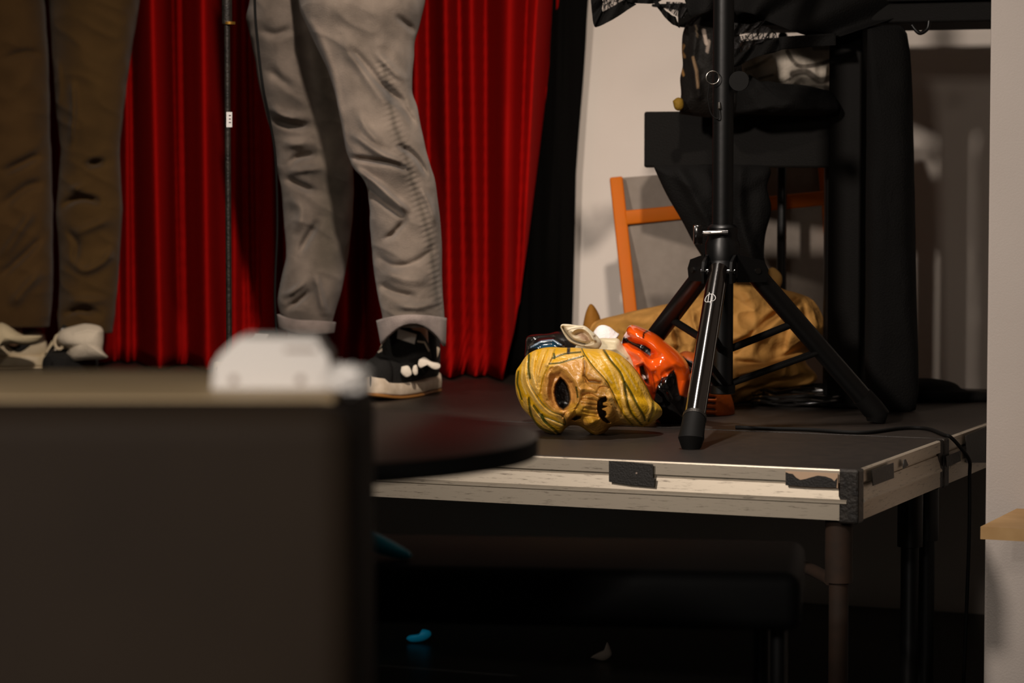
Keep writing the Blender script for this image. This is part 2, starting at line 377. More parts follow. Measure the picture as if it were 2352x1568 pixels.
# ------------------------------------------------------------------ curtains
def curtain(name, label, b, z0, z1, edgeL, edgeR, folds, m, amp=.05, base_w=60, nz=50, nx=520, thick=.004, group=None, pleat=0):
    """edgeL/edgeR: px of the border at the top (y=0) and at the hem; folds: (px at top, px at hem, width px, height)"""
    u = np.linspace(0, 1, nx); V = []; 
    pr = np.zeros((nz, nx, 3)); pn = S(0, b, 0)
    for i in range(nz):
        f = i / (nz - 1); z = z0 + (z1 - z0) * f
        # image row of this height along the curtain plane, roughly
        tt = 1 - f
        xl = edgeL(z); xr = edgeR(z)
        px = xl + (xr - xl) * u
        tw = (px + 6 * np.sin(px * .031) + 9 * (z - DECK)) / pleat; h = -.035 + .055 * np.abs(2 * (tw - np.floor(tw)) - 1) if pleat else np.zeros(nx) - .02
        for (xt, xh, w, a, kk) in folds:
            k = np.clip((z - DECK) / 1.15, 0, 1.6); xc = xh + (xt - xh) * k
            h = np.maximum(h, a - kk * .00105 * (np.sqrt((px - xc) ** 2 + w * w) - w))
        h += .005 * np.sin(px * .11 + 2 * np.sin(px * .013)) + .002 * np.sin(px * .19 + z * 2)
        for j in range(nx):
            r = ray(px[j], 800); r = Vector((r.x, r.y, 0)); t_ = (pn - CAM).dot(E2) / r.dot(E2); p = CAM + r * t_
            p = p - Vector((r.x, r.y, 0)).normalized() * float(h[j]); pr[i, j] = (p.x, p.y, z)
    V = pr.reshape(-1, 3); idx = np.arange(nz * nx).reshape(nz, nx)
    F = np.stack([idx[:-1, :-1], idx[:-1, 1:], idx[1:, 1:], idx[1:, :-1]], -1).reshape(-1, 4)
    o = meshobj(name, V, F, m, origin=(V[:, 0].mean(), V[:, 1].mean(), z0))
    md = o.modifiers.new('th', 'SOLIDIFY'); md.thickness = thick
    return tag(o, label, 'curtain', group)
def zedge(pts):      # pts: (py, px) at curtain depth ~6.85 -> function of z
    zs = [CAM.z - (py - 360) / FPX * 6.85 for py, px in pts]; xs = [px for py, px in pts]
    o = np.argsort(zs); zs = np.array(zs)[o]; xs = np.array(xs)[o]
    return lambda z: float(np.interp(z, zs, xs))
redR = zedge([(-900, 1330), (0, 1280), (300, 1245), (560, 1212), (750, 1182), (868, 1150)])
folds = [(-120, -120, 12, .15, 4), (40, 40, 12, .15, 4), (130, 130, 12, .15, 4), (225, 225, 12, .13, 4), (298, 292, 8, .05, 6), (350, 366, 17, .26, 6.5), (412, 418, 7, .05, 6), (468, 478, 17, .26, 6.5), (545, 538, 8, .08, 6), (622, 628, 10, .12, 6), (705, 700, 14, .2, 6), (795, 795, 14, .15, 6), (880, 875, 14, .2, 6), (955, 960, 9, .10, 6), (1020, 1036, 12, .2, 7), (1078, 1096, 13, .13, 5), (1172, 1160, 19, .22, 5.5), (1246, 1185, 5, .16, 5)]
curtain('stage_curtain', 'floor-length red velvet stage curtain hanging in folds behind the two people', 1.695, DECK + .006, 2.3, lambda z: -260, redR, folds, M['velvet'], pleat=27, nx=760)
bR = zedge([(-900, 1390), (0, 1350), (400, 1322), (870, 1312)])
curtain('black_drape', 'plain black drape hanging between the red curtain and the white wall', 1.715, DECK + .004, 2.35, lambda z: 1130, bR, [(1180, 1180, 20, .02, .6), (1280, 1240, 18, .02, .6), (1330, 1295, 14, .018, .6)], M['blackdrape'], nx=160)

# ------------------------------------------------------------------ speaker tripod stand
hx, hD = 1658, 5.55
root = empty('speaker_stand', Vector((W(hx, 900, hD).x, hD, DECK)), 'tall black tripod stand with a glossy front leg and a small white emblem', 'stand')
c = Vector((W(hx, 900, hD).x, hD, 0)); mm = hD / FPX
def zc(py): return W(hx, py, hD).z
def cz(z): return Vector((c.x, c.y, z))
MB().tube([cz(zc(545)), cz(2.25)], .0205, 32).build('pole', M['blackmetal'], root, True)
MB().tube([cz(zc(893)), cz(zc(600))], .0215, 32).build('center_column', M['blackmetal'], root, True)
mb = MB(); mb.lathe(cz(0), [(.022, zc(602)), (.033, zc(600)), (.034, zc(560)), (.029, zc(548)), (.029, zc(522)), (.024, zc(516)), (.021, zc(515))][::1], 40)
mb.build('clamp_collar', M['blackmetal'], root, True)
mb = MB(); mb.tube([W(1612, 536, hD - .03), W(1672, 534, hD - .035)], .0055, 14); mb.box(W(1603, 539, hD - .03), (.017, .02, .038), 0, bev=.003)
k = mb.build('clamp_knob', M['silver'] if 0 else M['glossblack'], root, True)
mb = MB(); mb.tube([W(1616, 536, hD - .041), W(1630, 536, hD - .041)], .003, 10); mb.tube([W(1633, 535, hD - .042), W(1658, 534, hD - .043)], .0035, 10); mb.build('clamp_screw', M['silver'], k, True)
mb = MB(); mb.tube([W(1682, 186, hD - .03), W(1700, 186, hD - .03)], .006, 14); mb.tube([W(1697, 186, hD - .045), W(1699, 186, hD - .015)], .019, 28); mb.build('lock_knob', M['rubber'], root, True)
# leg feet on the deck
feet = [onz(1588, 1030, DECK), onz(2012, 972, DECK)]; f3 = c * 3 - feet[0] - feet[1]; feet.append(Vector((W(1396, 900, 5.97).x, 5.97, DECK)))
hubz = zc(612)
mb = MB(); mb.lathe(cz(0), [(.03, hubz - .028), (.036, hubz - .02), (.036, hubz + .006), (.03, hubz + .02), (.026, hubz + .026)], 40); 
for i, f in enumerate(feet):
    d = Vector((f.x - c.x, f.y - c.y, 0)).normalized(); n = Vector((-d.y, d.x, 0)); 
    for s in (-1, 1):
        p = cz(hubz) + n * (.0245 * s)
        mb.prism([p + d * .02 + Vector((0, 0, .024)), p + d * .075 + Vector((0, 0, .012)), p + d * .085 + Vector((0, 0, -.006)), p + d * .08 + Vector((0, 0, -.03)), p + d * .02 + Vector((0, 0, -.03))], n * (.005 * s))
hub = mb.build('hub', M['blackmetal'], root, True)
for i, f in enumerate(feet):
    d = Vector((f.x - c.x, f.y - c.y, 0)).normalized(); n = Vector((-d.y, d.x, 0)); st = cz(hubz - .008) + d * .062
    mb = MB(); mb.tube([st + n * .033, st - n * .033], .006, 12); mb.build('bolt', M['glossblack'], hub, True)
    top = st; bot = f + Vector((0, 0, .022)) ; ax = (bot - top).normalized()
    lg = MB().tube([top - ax * .005, bot], .0195, 32).build('leg', M['glossblack'] if i == 0 else M['blackmetal'], root, True)
    MB().tube([bot - ax * .045, bot - ax * .01, bot + ax * .004, f + Vector((0, 0, .002))], [.0215, .0225, .024, .018], 28).build('rubber_foot', M['rubber'], lg, True)
    if i == 0:
        leg0 = (top, bot, lg)
        MB().tube([bot - ax * .052, bot - ax * .044], .0222, 28).build('foot_ring', M['postdark'], lg, True)
    # brace from the foot of the column out to the leg
    q = top + (bot - top) * .56; cb = cz(zc(880)) + d * .02
    for s in (-1, 1):
        MB().tube([cb + n * .009 * s, q + n * .009 * s], .0052, 12).build('brace', M['rubber'], root, True)
    cb2 = cz(zc(800)) + d * .02; q2 = top + (bot - top) * .36; MB().tube([cb2, q2], .0075, 12).build('brace', M['rubber'], root, True)
mb = MB(); mb.lathe(cz(0), [(.022, zc(904)), (.026, zc(902)), (.026, zc(884)), (.022, zc(882))], 32); mb.build('brace_collar', M['blackmetal'], root, True)
# emblem: a ring and two upright strokes on the front leg
top, bot, lg = leg0; e = onplane(1628, 697, top, Vector((0, 1, 0)))
tt_ = (e.z - top.z) / (bot.z - top.z); ep = top + (bot - top) * tt_; axl = (bot - top).normalized(); view = (CAM - ep).normalized(); sd = axl.cross(view).normalized(); nn = sd.cross(axl).normalized()
if nn.dot(view) < 0: nn = -nn
R0 = .0195
def onleg(s, t2): 
    an = s / R0; return ep + axl * t2 + nn * (R0 * math.cos(an) + .0005) + sd * (R0 * math.sin(an))
s0 = ((W(1628, 697, ep.y) - ep).dot(sd)); s0 = max(-.012, min(.012, s0))
mb = MB(); mb.tube([onleg(s0 + .011 * math.cos(a), .011 * math.sin(a)) for a in np.linspace(0, 2 * math.pi, 33)], .0007, 6)
for q in (-.0028, .0028): mb.tube([onleg(s0 + q, -.010 - (.006 if q > 0 else 0)), onleg(s0 + q, .010 + (.006 if q < 0 else 0))], .0007, 6)
mb.build('emblem', M['whiteink'], lg, True)
# key ring and hanging pin cord on the pole
mb = MB(); rc = W(1637, 178, hD - .03); mb.tube([rc + Vector((.0125 * math.cos(a), 0, .0125 * math.sin(a))) for a in np.linspace(0, 2 * math.pi, 40)], .0009, 8)
pr = mb.build('pin_ring', M['silver'], root, True)
mb = MB(); mb.tube(spl([W(1630, 190, hD - .028), W(1626, 225, hD - .028), W(1634, 262, hD - .028), W(1650, 272, hD - .028), W(1650, 250, hD - .028)], 8), .0012, 8); mb.build('pin_cord', M['rubber'], root, True)
MB().tube([W(1652, 250, hD - .026), W(1652, 236, hD - .02)], .003, 12).build('lock_pin', M['silver'], root, True)

# ------------------------------------------------------------------ masks
def Z(pts, ox=1160, oy=700, s=3.92): return [(ox + x / s, oy + y / s) for x, y in pts]
Y = (222, 168, 22); TAN = (205, 148, 66); GR = (62, 66, 14); DK = (18, 13, 8); PALE = (228, 186, 110)
out = Z([(90, 700), (98, 600), (135, 540), (200, 450), (290, 400), (400, 380), (520, 384), (640, 385), (760, 395), (900, 400), (1010, 435), (1100, 500), (1170, 575), (1235, 660), (1290, 760), (1330, 850), (1385, 900), (1415, 950), (1405, 1000), (1330, 1055), (1255, 1095), (1180, 1092), (1090, 1082), (960, 1095), (900, 1150), (830, 1180), (760, 1150), (680, 1095), (600, 1085), (555, 1100), (520, 1140), (470, 1170), (380, 1150), (300, 1100), (230, 1010), (165, 940), (128, 870), (100, 790)])
eye = Z([(497, 655), (535, 685), (565, 730), (582, 790), (588, 850), (570, 905), (525, 942), (488, 915), (460, 860), (445, 790), (455, 720)])
face = Z([(560, 505), (640, 470), (720, 490), (800, 560), (900, 660), (960, 760), (1000, 860), (1050, 960), (1120, 1090), (1000, 1120), (860, 1190), (700, 1090), (560, 1090), (470, 990), (400, 930), (345, 870), (325, 780), (350, 650), (400, 560)])
strips = [  # raised edges of the wound bandages (px lines)
    [(215, 450), (205, 560), (215, 690), (270, 790), (340, 890), (420, 960), (520, 1000), (545, 1070)],
    [(120, 600), (110, 700), (130, 780), (150, 850)], [(215, 840), (225, 940), (260, 1040), (330, 1110), (440, 1160)],
    [(260, 910), (310, 980), (370, 1060), (440, 1120), (490, 1165)], [(340, 1000), (440, 1040), (540, 1080)],
    [(690, 390), (720, 450), (800, 560), (900, 670), (960, 770), (1010, 880), (1070, 990), (1150, 1080)],
    [(890, 405), (960, 510), (1040, 610), (1075, 700), (1090, 800), (1110, 900), (1150, 990), (1230, 1080)],
    [(1080, 700), (1140, 800), (1190, 900), (1240, 980), (1260, 1040)], [(1090, 480), (1170, 570), (1240, 680), (1300, 790), (1340, 890), (1330, 970), (1290, 1050)],
    [(400, 530), (500, 520), (600, 490), (710, 460)], [(430, 480), (540, 440), (680, 425)], [(450, 400), (420, 500), (380, 570), (340, 680), (325, 780)],
    [(385, 400), (350, 500), (320, 600), (305, 700)], [(300, 420), (280, 520), (275, 640), (300, 740)]]
F = []; 
for i, s in enumerate(strips): F.append(('g', Z(smooth2(s, 4)), 3.2, -.0045)); F.append(('g', [(x - 5, y + 1) for x, y in Z(smooth2(s, 4))], 4.5, .004))
F += [('g', Z([(380, 640), (400, 560), (480, 540), (560, 580), (640, 680), (660, 790), (640, 880)]), 9, .010), ('g', Z([(395, 700), (380, 800), (420, 890), (500, 960), (590, 940)]), 8, .007), ('p', Z([(420, 640), (500, 610), (600, 700), (640, 800), (620, 900), (540, 950), (450, 940), (400, 860), (390, 740)]), 8, -.016),
      ('g', Z([(600, 700), (640, 780), (645, 870)]), 2.5, -.005), ('p', eye, 2.5, -.045),
      ('g', Z([(520, 960), (600, 1000), (680, 960), (720, 900)]), 14, .016), ('g', Z([(560, 1020), (620, 1060), (700, 1080), (780, 1060)]), 10, .012),
      ('p', Z([(595, 1030), (640, 995), (685, 1000), (680, 1020), (630, 1040)]), 2, -.02),
      ('g', Z([(715, 490), (722, 560), (712, 640), (740, 690), (800, 690), (860, 700)]), 3.5, -.010), ('g', Z([(740, 520), (760, 600), (820, 650), (890, 690)]), 12, .008), ('g', Z([(640, 560), (690, 620), (680, 700), (690, 760)]), 10, .007),
      ('g', Z([(700, 760), (800, 770), (900, 790)]), 7, .006), ('g', Z([(740, 830), (850, 820), (940, 840)]), 5, .004), ('g', Z([(930, 840), (960, 920), (930, 1010)]), 10, .009),
      ('g', Z([(1000, 880), (1010, 980), (990, 1080)]), 5, -.005), ('g', Z([(780, 1060), (850, 1030), (890, 1070)]), 7, .007)]
mouth = Z([(905, 825), (860, 838), (835, 870), (832, 940), (850, 1000), (880, 1040), (920, 1065), (950, 1060), (900, 1010), (915, 985), (905, 960), (880, 950), (870, 935), (900, 925), (920, 912), (880, 905), (880, 880), (915, 870), (920, 850)])
F.append(('p', mouth, 1.5, -.02))
for ln in ([(700, 810), (760, 800), (830, 830)], [(690, 850), (760, 850), (825, 870)], [(700, 890), (760, 895), (820, 905)], [(710, 930), (770, 935), (820, 945)], [(700, 960), (760, 975), (830, 985)], [(720, 1000), (780, 1005), (840, 1020)], [(830, 790), (860, 740), (930, 750)], [(380, 860), (420, 900), (470, 930)], [(360, 700), (370, 620), (420, 570)], [(1030, 860), (1060, 930), (1040, 1010)], [(960, 900), (1000, 940)], [(520, 1010), (560, 960), (640, 930)]):
    F.append(('g', Z(smooth2(ln, 3)), 2.2, -.004))
Pn = [('p', face, 4, TAN), ('p', Z([(380, 640), (500, 590), (620, 690), (650, 800), (620, 900), (540, 960), (420, 900), (370, 780)]), 6, (212, 150, 78), .7)]
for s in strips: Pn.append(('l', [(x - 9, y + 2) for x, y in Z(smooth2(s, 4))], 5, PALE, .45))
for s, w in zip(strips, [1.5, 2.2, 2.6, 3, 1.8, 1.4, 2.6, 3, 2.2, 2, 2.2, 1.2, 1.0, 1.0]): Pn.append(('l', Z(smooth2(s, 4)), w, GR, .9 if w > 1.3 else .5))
for ln, w in (([(215, 450), (212, 560), (225, 660)], 2.6), ([(570, 430), (575, 370)], 4), ([(440, 440), (445, 480)], 2.5), ([(1330, 880), (1345, 960)], 2.5), ([(330, 990), (350, 1040), (370, 1060)], 3.5), ([(640, 740), (655, 830)], 2)):
    Pn.append(('l', Z(ln), w, DK if w == 4 else GR))
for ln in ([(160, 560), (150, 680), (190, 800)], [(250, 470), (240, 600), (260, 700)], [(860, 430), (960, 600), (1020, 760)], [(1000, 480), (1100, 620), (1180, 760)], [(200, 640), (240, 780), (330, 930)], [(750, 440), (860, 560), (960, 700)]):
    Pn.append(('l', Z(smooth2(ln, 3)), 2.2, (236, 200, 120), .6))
Pn += [('p', eye, 2, DK), ('p', mouth, 1.2, (30, 18, 8)), ('p', Z([(595, 1030), (640, 995), (685, 1000), (680, 1020), (630, 1040)]), 1.5, (40, 22, 8)), ('l', Z([(620, 930), (700, 960), (800, 1040)]), 14, (222, 172, 40), .5), ('l', Z([(715, 500), (720, 640), (760, 690), (860, 702)]), 1.6, (96, 70, 20), .8), ('p', Z([(1310, 1060), (1290, 960), (1350, 860), (1420, 950), (1400, 1010)]), 3, (196, 160, 60), .7)]
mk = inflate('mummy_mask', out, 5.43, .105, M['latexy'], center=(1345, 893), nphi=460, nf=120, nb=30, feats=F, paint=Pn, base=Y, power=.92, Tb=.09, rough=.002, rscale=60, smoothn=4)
tag(mk, 'yellow bandaged zombie face mask lying on its side on the stage front', 'mask', 'rubber masks heaped on the stage')

OR = (238, 88, 14); BK = (12, 9, 8)
out = Z([(1085, 240), (1108, 195), (1160, 180), (1250, 212), (1350, 258), (1440, 325), (1550, 415), (1620, 490), (1665, 570), (1690, 680), (1690, 800), (1660, 960), (1620, 1080), (1500, 1110), (1380, 1080), (1300, 960), (1200, 860), (1080, 700), (1020, 560), (1010, 420), (1050, 330)])
F = [('g', Z([(1110, 240), (1200, 260), (1330, 330), (1430, 420), (1520, 520)]), 16, .02), ('g', Z([(1080, 300), (1150, 345), (1250, 390), (1310, 450)]), 9, -.022),
     ('g', Z([(1110, 400), (1200, 450), (1260, 520), (1330, 600), (1370, 680)]), 8, .012), ('g', Z([(1180, 540), (1250, 510), (1310, 600), (1330, 700), (1340, 780)]), 4, .008), ('p', Z([(1215, 560), (1245, 545), (1280, 620), (1300, 720), (1270, 700), (1225, 630)]), 3, -.018),
     ('g', Z([(1350, 620), (1400, 680), (1440, 620), (1500, 590)]), 7, -.008), ('g', Z([(1400, 540), (1460, 620), (1450, 700)]), 12, .012), ('g', Z([(1600, 560), (1630, 680), (1600, 800)]), 14, .012), ('g', Z([(1390, 760), (1440, 800), (1470, 860)]), 7, .010)]
Pn = [('p', Z([(1010, 300), (1085, 285), (1120, 320), (1180, 345), (1260, 365), (1312, 400), (1312, 465), (1260, 430), (1190, 385), (1110, 345), (1040, 350)]), 1.5, BK),
      ('p', Z([(1490, 600), (1520, 578), (1545, 640), (1560, 740), (1575, 810), (1640, 835), (1720, 830), (1700, 1100), (1450, 1120), (1320, 960), (1345, 840), (1362, 740), (1410, 655), (1460, 640)]), 2, BK),  # black mouth area; the dark shading below is painted black with it
      ('p', Z([(1212, 555), (1240, 545), (1275, 620), (1300, 720), (1262, 690), (1225, 630)]), 2, BK), ('p', Z([(1235, 625), (1262, 640), (1270, 665), (1245, 655)]), 1, (240, 220, 210)),
      ('l', Z([(1245, 295), (1250, 255), (1285, 232)]), 2.2, BK), ('l', Z([(1180, 600), (1200, 560), (1240, 530), (1300, 580), (1330, 680)]), 2.5, (190, 40, 24), .6)]
o = inflate('devil_mask', out, 5.66, .085, M['gloss'], center=(1380 / 3.92 + 1160 - 10, 870), nphi=340, nf=90, nb=24, feats=F, paint=Pn, base=OR, power=.95, Tb=.08)
tag(o, 'glossy orange and black demon mask lying behind the yellow mask', 'mask', 'rubber masks heaped on the stage')
# rust-orange stitched mask
OO = (168, 76, 14)
out = Z([(1560, 440), (1620, 415), (1700, 430), (1790, 480), (1880, 560), (1960, 670), (2030, 800), (2068, 950), (2050, 1060), (1980, 1095), (1850, 1095), (1720, 1080), (1640, 980), (1580, 800), (1540, 600)])
F = []; Pn = []
for y, x0, x1 in ((830, 1815, 1885), (880, 1820, 1890), (935, 1810, 1888), (990, 1800, 1888)):
    F.append(('g', Z([(x0, y), (x1, y + 6)]), 2.5, -.008)); F.append(('g', Z([(x0, y + 25), (x1, y + 28)]), 2.5, .004)); Pn.append(('l', Z([(x0, y), (x1, y + 6)]), 2.4, BK))
for a, b in (((1610, 495), (1685, 515)), ((1640, 535), (1680, 520)), ((1655, 580), (1690, 570)), ((1600, 470), (1640, 500))): Pn.append(('l', Z([a, b]), 2.4, BK))
o = inflate('pumpkin_mask', out, 5.86, .08, M['satin'], nphi=220, nf=60, nb=20, feats=F, paint=Pn, base=OO, Tb=.07)
tag(o, 'dull orange mask with black slits half hidden by the glossy tripod leg', 'mask', 'rubber masks heaped on the stage')
# black mask with a blue sheen
out = Z([(185, 370), (192, 300), (230, 272), (300, 262), (400, 255), (500, 235), (640, 260), (760, 420), (760, 700), (600, 900), (400, 960), (250, 880), (195, 700), (178, 500)])
F = [('g', Z([(230, 385), (330, 330), (430, 320), (510, 365)]), 5, .007), ('g', Z([(220, 340), (300, 300), (420, 290)]), 5, -.006)]
Pn = [('p', Z([(240, 385), (335, 335), (430, 328), (500, 365), (420, 380), (330, 390)]), 2, (24, 62, 84)), ('l', Z([(230, 382), (330, 325), (430, 315), (505, 360)]), 1.4, (150, 170, 190), .8)]
o = inflate('black_mask', out, 5.68, .06, M['gloss'], nphi=160, nf=50, nb=16, feats=F, paint=Pn, base=(26, 22, 20), Tb=.05)
tag(o, 'shiny black mask with a blue stripe behind the left end of the yellow mask', 'mask', 'rubber masks heaped on the stage')
# cream mask whose ear sticks up
CR = (206, 192, 158)
out = Z([(640, 365), (740, 330), (850, 300), (950, 300), (1020, 305), (1065, 370), (1125, 430), (1185, 500), (1230, 600), (1220, 760), (1100, 900), (900, 960), (700, 900), (600, 700), (590, 480)])
o = inflate('cream_mask', out, 5.62, .055, M['satin'], nphi=160, nf=50, nb=16, feats=[('g', Z([(700, 360), (850, 395), (1000, 400), (1100, 470)]), 4, .005), ('g', Z([(900, 330), (1000, 340), (1080, 400)]), 4, -.004)], paint=[], base=CR, Tb=.05, rough=.004, rscale=50)
tag(o, 'cream rubber mask with a pointed ear on top of the yellow mask', 'mask', 'rubber masks heaped on the stage')
out = Z([(497, 205), (508, 176), (560, 172), (650, 183), (720, 190), (780, 235), (840, 290), (870, 350), (830, 400), (740, 385), (640, 362), (575, 330), (530, 270)])
F = [('g', Z(smooth2([(520, 200), (560, 260), (620, 320), (720, 350), (790, 330)], 4)), 3, -.012), ('g', Z(smooth2([(610, 240), (650, 215), (710, 220), (760, 260), (800, 320)], 4)), 4, .010), ('g', Z([(640, 260), (690, 245), (740, 280), (760, 320)]), 5, -.012), ('g', Z(smooth2([(510, 185), (600, 180), (720, 200), (800, 270)], 4)), 3.5, .006), ('g', Z(smooth2([(505, 200), (540, 280), (600, 335), (700, 372)], 4)), 3.5, .007)]
inflate('ear', out, 5.55, .02, M['satin'], nphi=200, nf=60, nb=10, feats=F, paint=[('l', Z(smooth2([(520, 205), (560, 265), (620, 322), (720, 352)], 4)), 1.6, (70, 55, 40), .8), ('p', Z([(640, 260), (690, 245), (750, 290), (770, 330), (700, 320)]), 4, (176, 140, 116), .8), ('l', Z([(560, 235), (600, 215), (700, 205)]), 1.2, (120, 100, 80), .7)], base=(216, 204, 176), parent=o, power=.9)
out = Z([(795, 245), (835, 195), (885, 180), (945, 200), (1000, 245), (1030, 270), (1000, 330), (1010, 520), (960, 800), (860, 800), (800, 520)])
o = inflate('paper_cup', out, 5.76, .035, M['matte'], center=Z([(905, 420)])[0], nphi=120, nf=30, nb=14, base=(236, 230, 228), paint=[])
tag(o, 'plain white rounded paper cup poking up between the cream and orange masks', 'cup')

# ------------------------------------------------------------------ paper bag
K1 = (204, 156, 92); K2 = (150, 104, 44)
out = [(1352, 760), (1366, 738), (1420, 722), (1520, 700), (1560, 690), (1640, 655), (1690, 632), (1745, 626), (1790, 660), (1830, 672), (1868, 690), (1892, 735), (1888, 770), (1862, 800), (1850, 830), (1876, 862), (1860, 882), (1760, 898), (1690, 930), (1560, 930), (1420, 915), (1370, 860)]
F = [('g', [(1420, 735), (1480, 745), (1560, 700)], 10, -.014), ('g', [(1440, 760), (1520, 770), (1580, 740), (1620, 690)], 12, .016), ('g', [(1545, 740), (1560, 790), (1540, 830)], 8, -.018), ('g', [(1585, 700), (1600, 760), (1580, 820)], 8, .014),
     ('g', [(1690, 800), (1760, 740), (1830, 690)], 9, -.022), ('g', [(1680, 775), (1750, 770), (1800, 720)], 14, .016), ('g', [(1695, 830), (1760, 835), (1850, 800)], 6, -.014), ('g', [(1700, 860), (1790, 835), (1840, 820)], 10, .02), ('g', [(1700, 900), (1780, 875), (1860, 868)], 7, -.018), ('g', [(1845, 700), (1860, 760), (1880, 790)], 7, -.01), ('g', [(1700, 650), (1730, 700), (1740, 760)], 8, .008), ('g', [(1800, 690), (1815, 740), (1800, 800)], 6, -.01)]
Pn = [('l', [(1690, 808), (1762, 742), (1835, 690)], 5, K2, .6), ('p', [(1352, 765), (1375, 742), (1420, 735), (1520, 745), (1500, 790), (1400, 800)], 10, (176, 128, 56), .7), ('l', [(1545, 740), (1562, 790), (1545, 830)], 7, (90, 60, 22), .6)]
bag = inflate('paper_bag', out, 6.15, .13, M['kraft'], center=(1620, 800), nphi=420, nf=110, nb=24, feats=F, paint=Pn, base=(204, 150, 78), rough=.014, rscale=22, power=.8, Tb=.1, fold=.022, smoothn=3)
tag(bag, 'crumpled brown kraft paper bag lying on the stage behind the tripod', 'bag')
inflate('bag_flap', [(1338, 752), (1346, 715), (1358, 697), (1376, 722), (1380, 750), (1372, 790), (1345, 800)], 6.2, .02, M['kraft'], nphi=60, nf=16, nb=8, base=(150, 100, 30), parent=bag)
inflate('bag_flap', [(1758, 622), (1776, 614), (1795, 632), (1794, 655), (1780, 672), (1762, 660), (1750, 640)], 6.2, .02, M['kraft'], nphi=60, nf=16, nb=8, base=(190, 145, 80), parent=bag)
inflate('bag_flap', [(1676, 528), (1688, 522), (1702, 548), (1710, 575), (1724, 590), (1716, 640), (1690, 660), (1672, 620)], 6.2, .02, M['kraft'], nphi=60, nf=16, nb=8, base=(206, 160, 96), parent=bag)

# ------------------------------------------------------------------ folding chair behind
ch = empty('folding_chair', Vector((W(1660, 900, 6.4).x, 6.4, DECK)), 'orange wood framed chair with grey canvas panels leaning behind the stand', 'chair')
def bar(mb, p, q, w, D0, D1, th=.02):
    a = W(p[0], p[1], D0); b = W(q[0], q[1], D1); d = (b - a); L = d.length; d.normalize(); y = Vector((0, 1, 0)); x = d.cross(y).normalized(); y2 = x.cross(d)
    R_ = Matrix((x, y2, d)).transposed(); mb.box((a + b) / 2, (w * D0 / FPX, th, L), rot=R_, bev=.004, seg=3)
mb = MB(); bar(mb, (1415, 408), (1470, 920), 30, 6.46, 6.3); mb.build('upright', M['orangewood'], ch, True)
mb = MB(); bar(mb, (1893, 366), (1938, 900), 30, 6.5, 6.36); mb.build('upright', M['orangewood'], ch, True)
mb = MB(); bar(mb, (1436, 500), (1900, 454), 33, 6.425, 6.47, .016); mb.build('cross_rail', M['orangewood'], ch, True)
def panel(poly, D0, name):
    pts = [W(x, y, D0 + (x - 1400) * .00008) for x, y in poly]; MB().prism(pts, Vector((0, .008, 0))).build(name, M['greycanvas'], ch)
panel([(1428, 408), (1890, 372), (1894, 442), (1432, 486)], 6.47, 'back_panel')
panel([(1436, 512), (1898, 466), (1925, 800), (1462, 840)], 6.425, 'seat_panel')

# ------------------------------------------------------------------ equipment table with lace cloth and clutter
TZ = 1.325
tb = empty('equipment_table', S(.1, 1.2, DECK), 'tall black equipment table under a black lace edged cloth', 'table')
ta = onplane(1570, 100, S(0, 1.12, 0), E2); a_l = (ta - CORNER).dot(E1); a_r = .30
a_r = .08
MB().box(S((a_l + a_r) / 2, 1.265, TZ + .02), (a_r - a_l, .37, .04), RZ, bev=.004).build('table_top', M['case'], tb)
def legpost(x0, x1, b, name, mat_=None, y0=None):
    p = onplane((x0 + x1) / 2, 300, S(0, b, 0), E2); w = (x1 - x0) * p.y / FPX
    return MB().box((p.x, p.y, (DECK + TZ) / 2), (w, w, TZ - DECK - .002), RZ, bev=.006, seg=3).build(name, mat_ or M['blackmetal'], tb, True)
legpost(1912, 1990, 1.16, 'leg', M['case']); legpost(1787, 1807, 1.42, 'leg')
out = [(1992, 62), (2040, 58), (2078, 66), (2092, 140), (2098, 300), (2102, 500), (2106, 700), (2110, 850), (2104, 940), (2050, 946), (1992, 946), (1988, 600), (1990, 300)]
o = inflate('shade_bag', out, 5.9, .05, Tb=.14, m=M['black'], center=(2045, 480), nphi=200, nf=40, nb=14, base=(14, 12, 10), rough=.014, rscale=12, power=.7); tag(o, 'long black bag added to shade the right wall, hanging from the tall table to the deck', 'bag')  # added blocker, keeps the key light off the wall at right
# stand-alone equipment case on a narrow stand under the table
p = onplane(1478, 262, S(0, 1.14, 0), E2); ac = (p - CORNER).dot(E1)
q = onplane(1905, 262, S(0, 1.14, 0), E2); ad = (q - CORNER).dot(E1)
zt = onplane(1520, 256, S(0, 1.14, 0), E2).z; zb = onplane(1520, 385, S(0, 1.14, 0), E2).z
rk = empty('equipment_rack', S((ac + ad) / 2, 1.28, DECK), 'black equipment rack box on a post in front of the orange framed chair', 'rack')
MB().box(S((ac + ad) / 2, 1.26, (zt + zb) / 2), (ad - ac, .24, zt - zb), RZ, bev=.005).build('rack_box', M['case'], rk)
pp = onplane(1850, 600, S(0, 1.26, 0), E2); aa = (pp - CORNER).dot(E1)
MB().tube([S(ad - .02, 1.24, DECK + .01), S(ad - .02, 1.24, zb + .002)], .02, 20).build('rack_post', M['blackmetal'], rk, True)
MB().box(S(ad - .06, 1.24, DECK + .01), (.16, .2, .02), RZ, bev=.004).build('rack_foot', M['blackmetal'], rk)
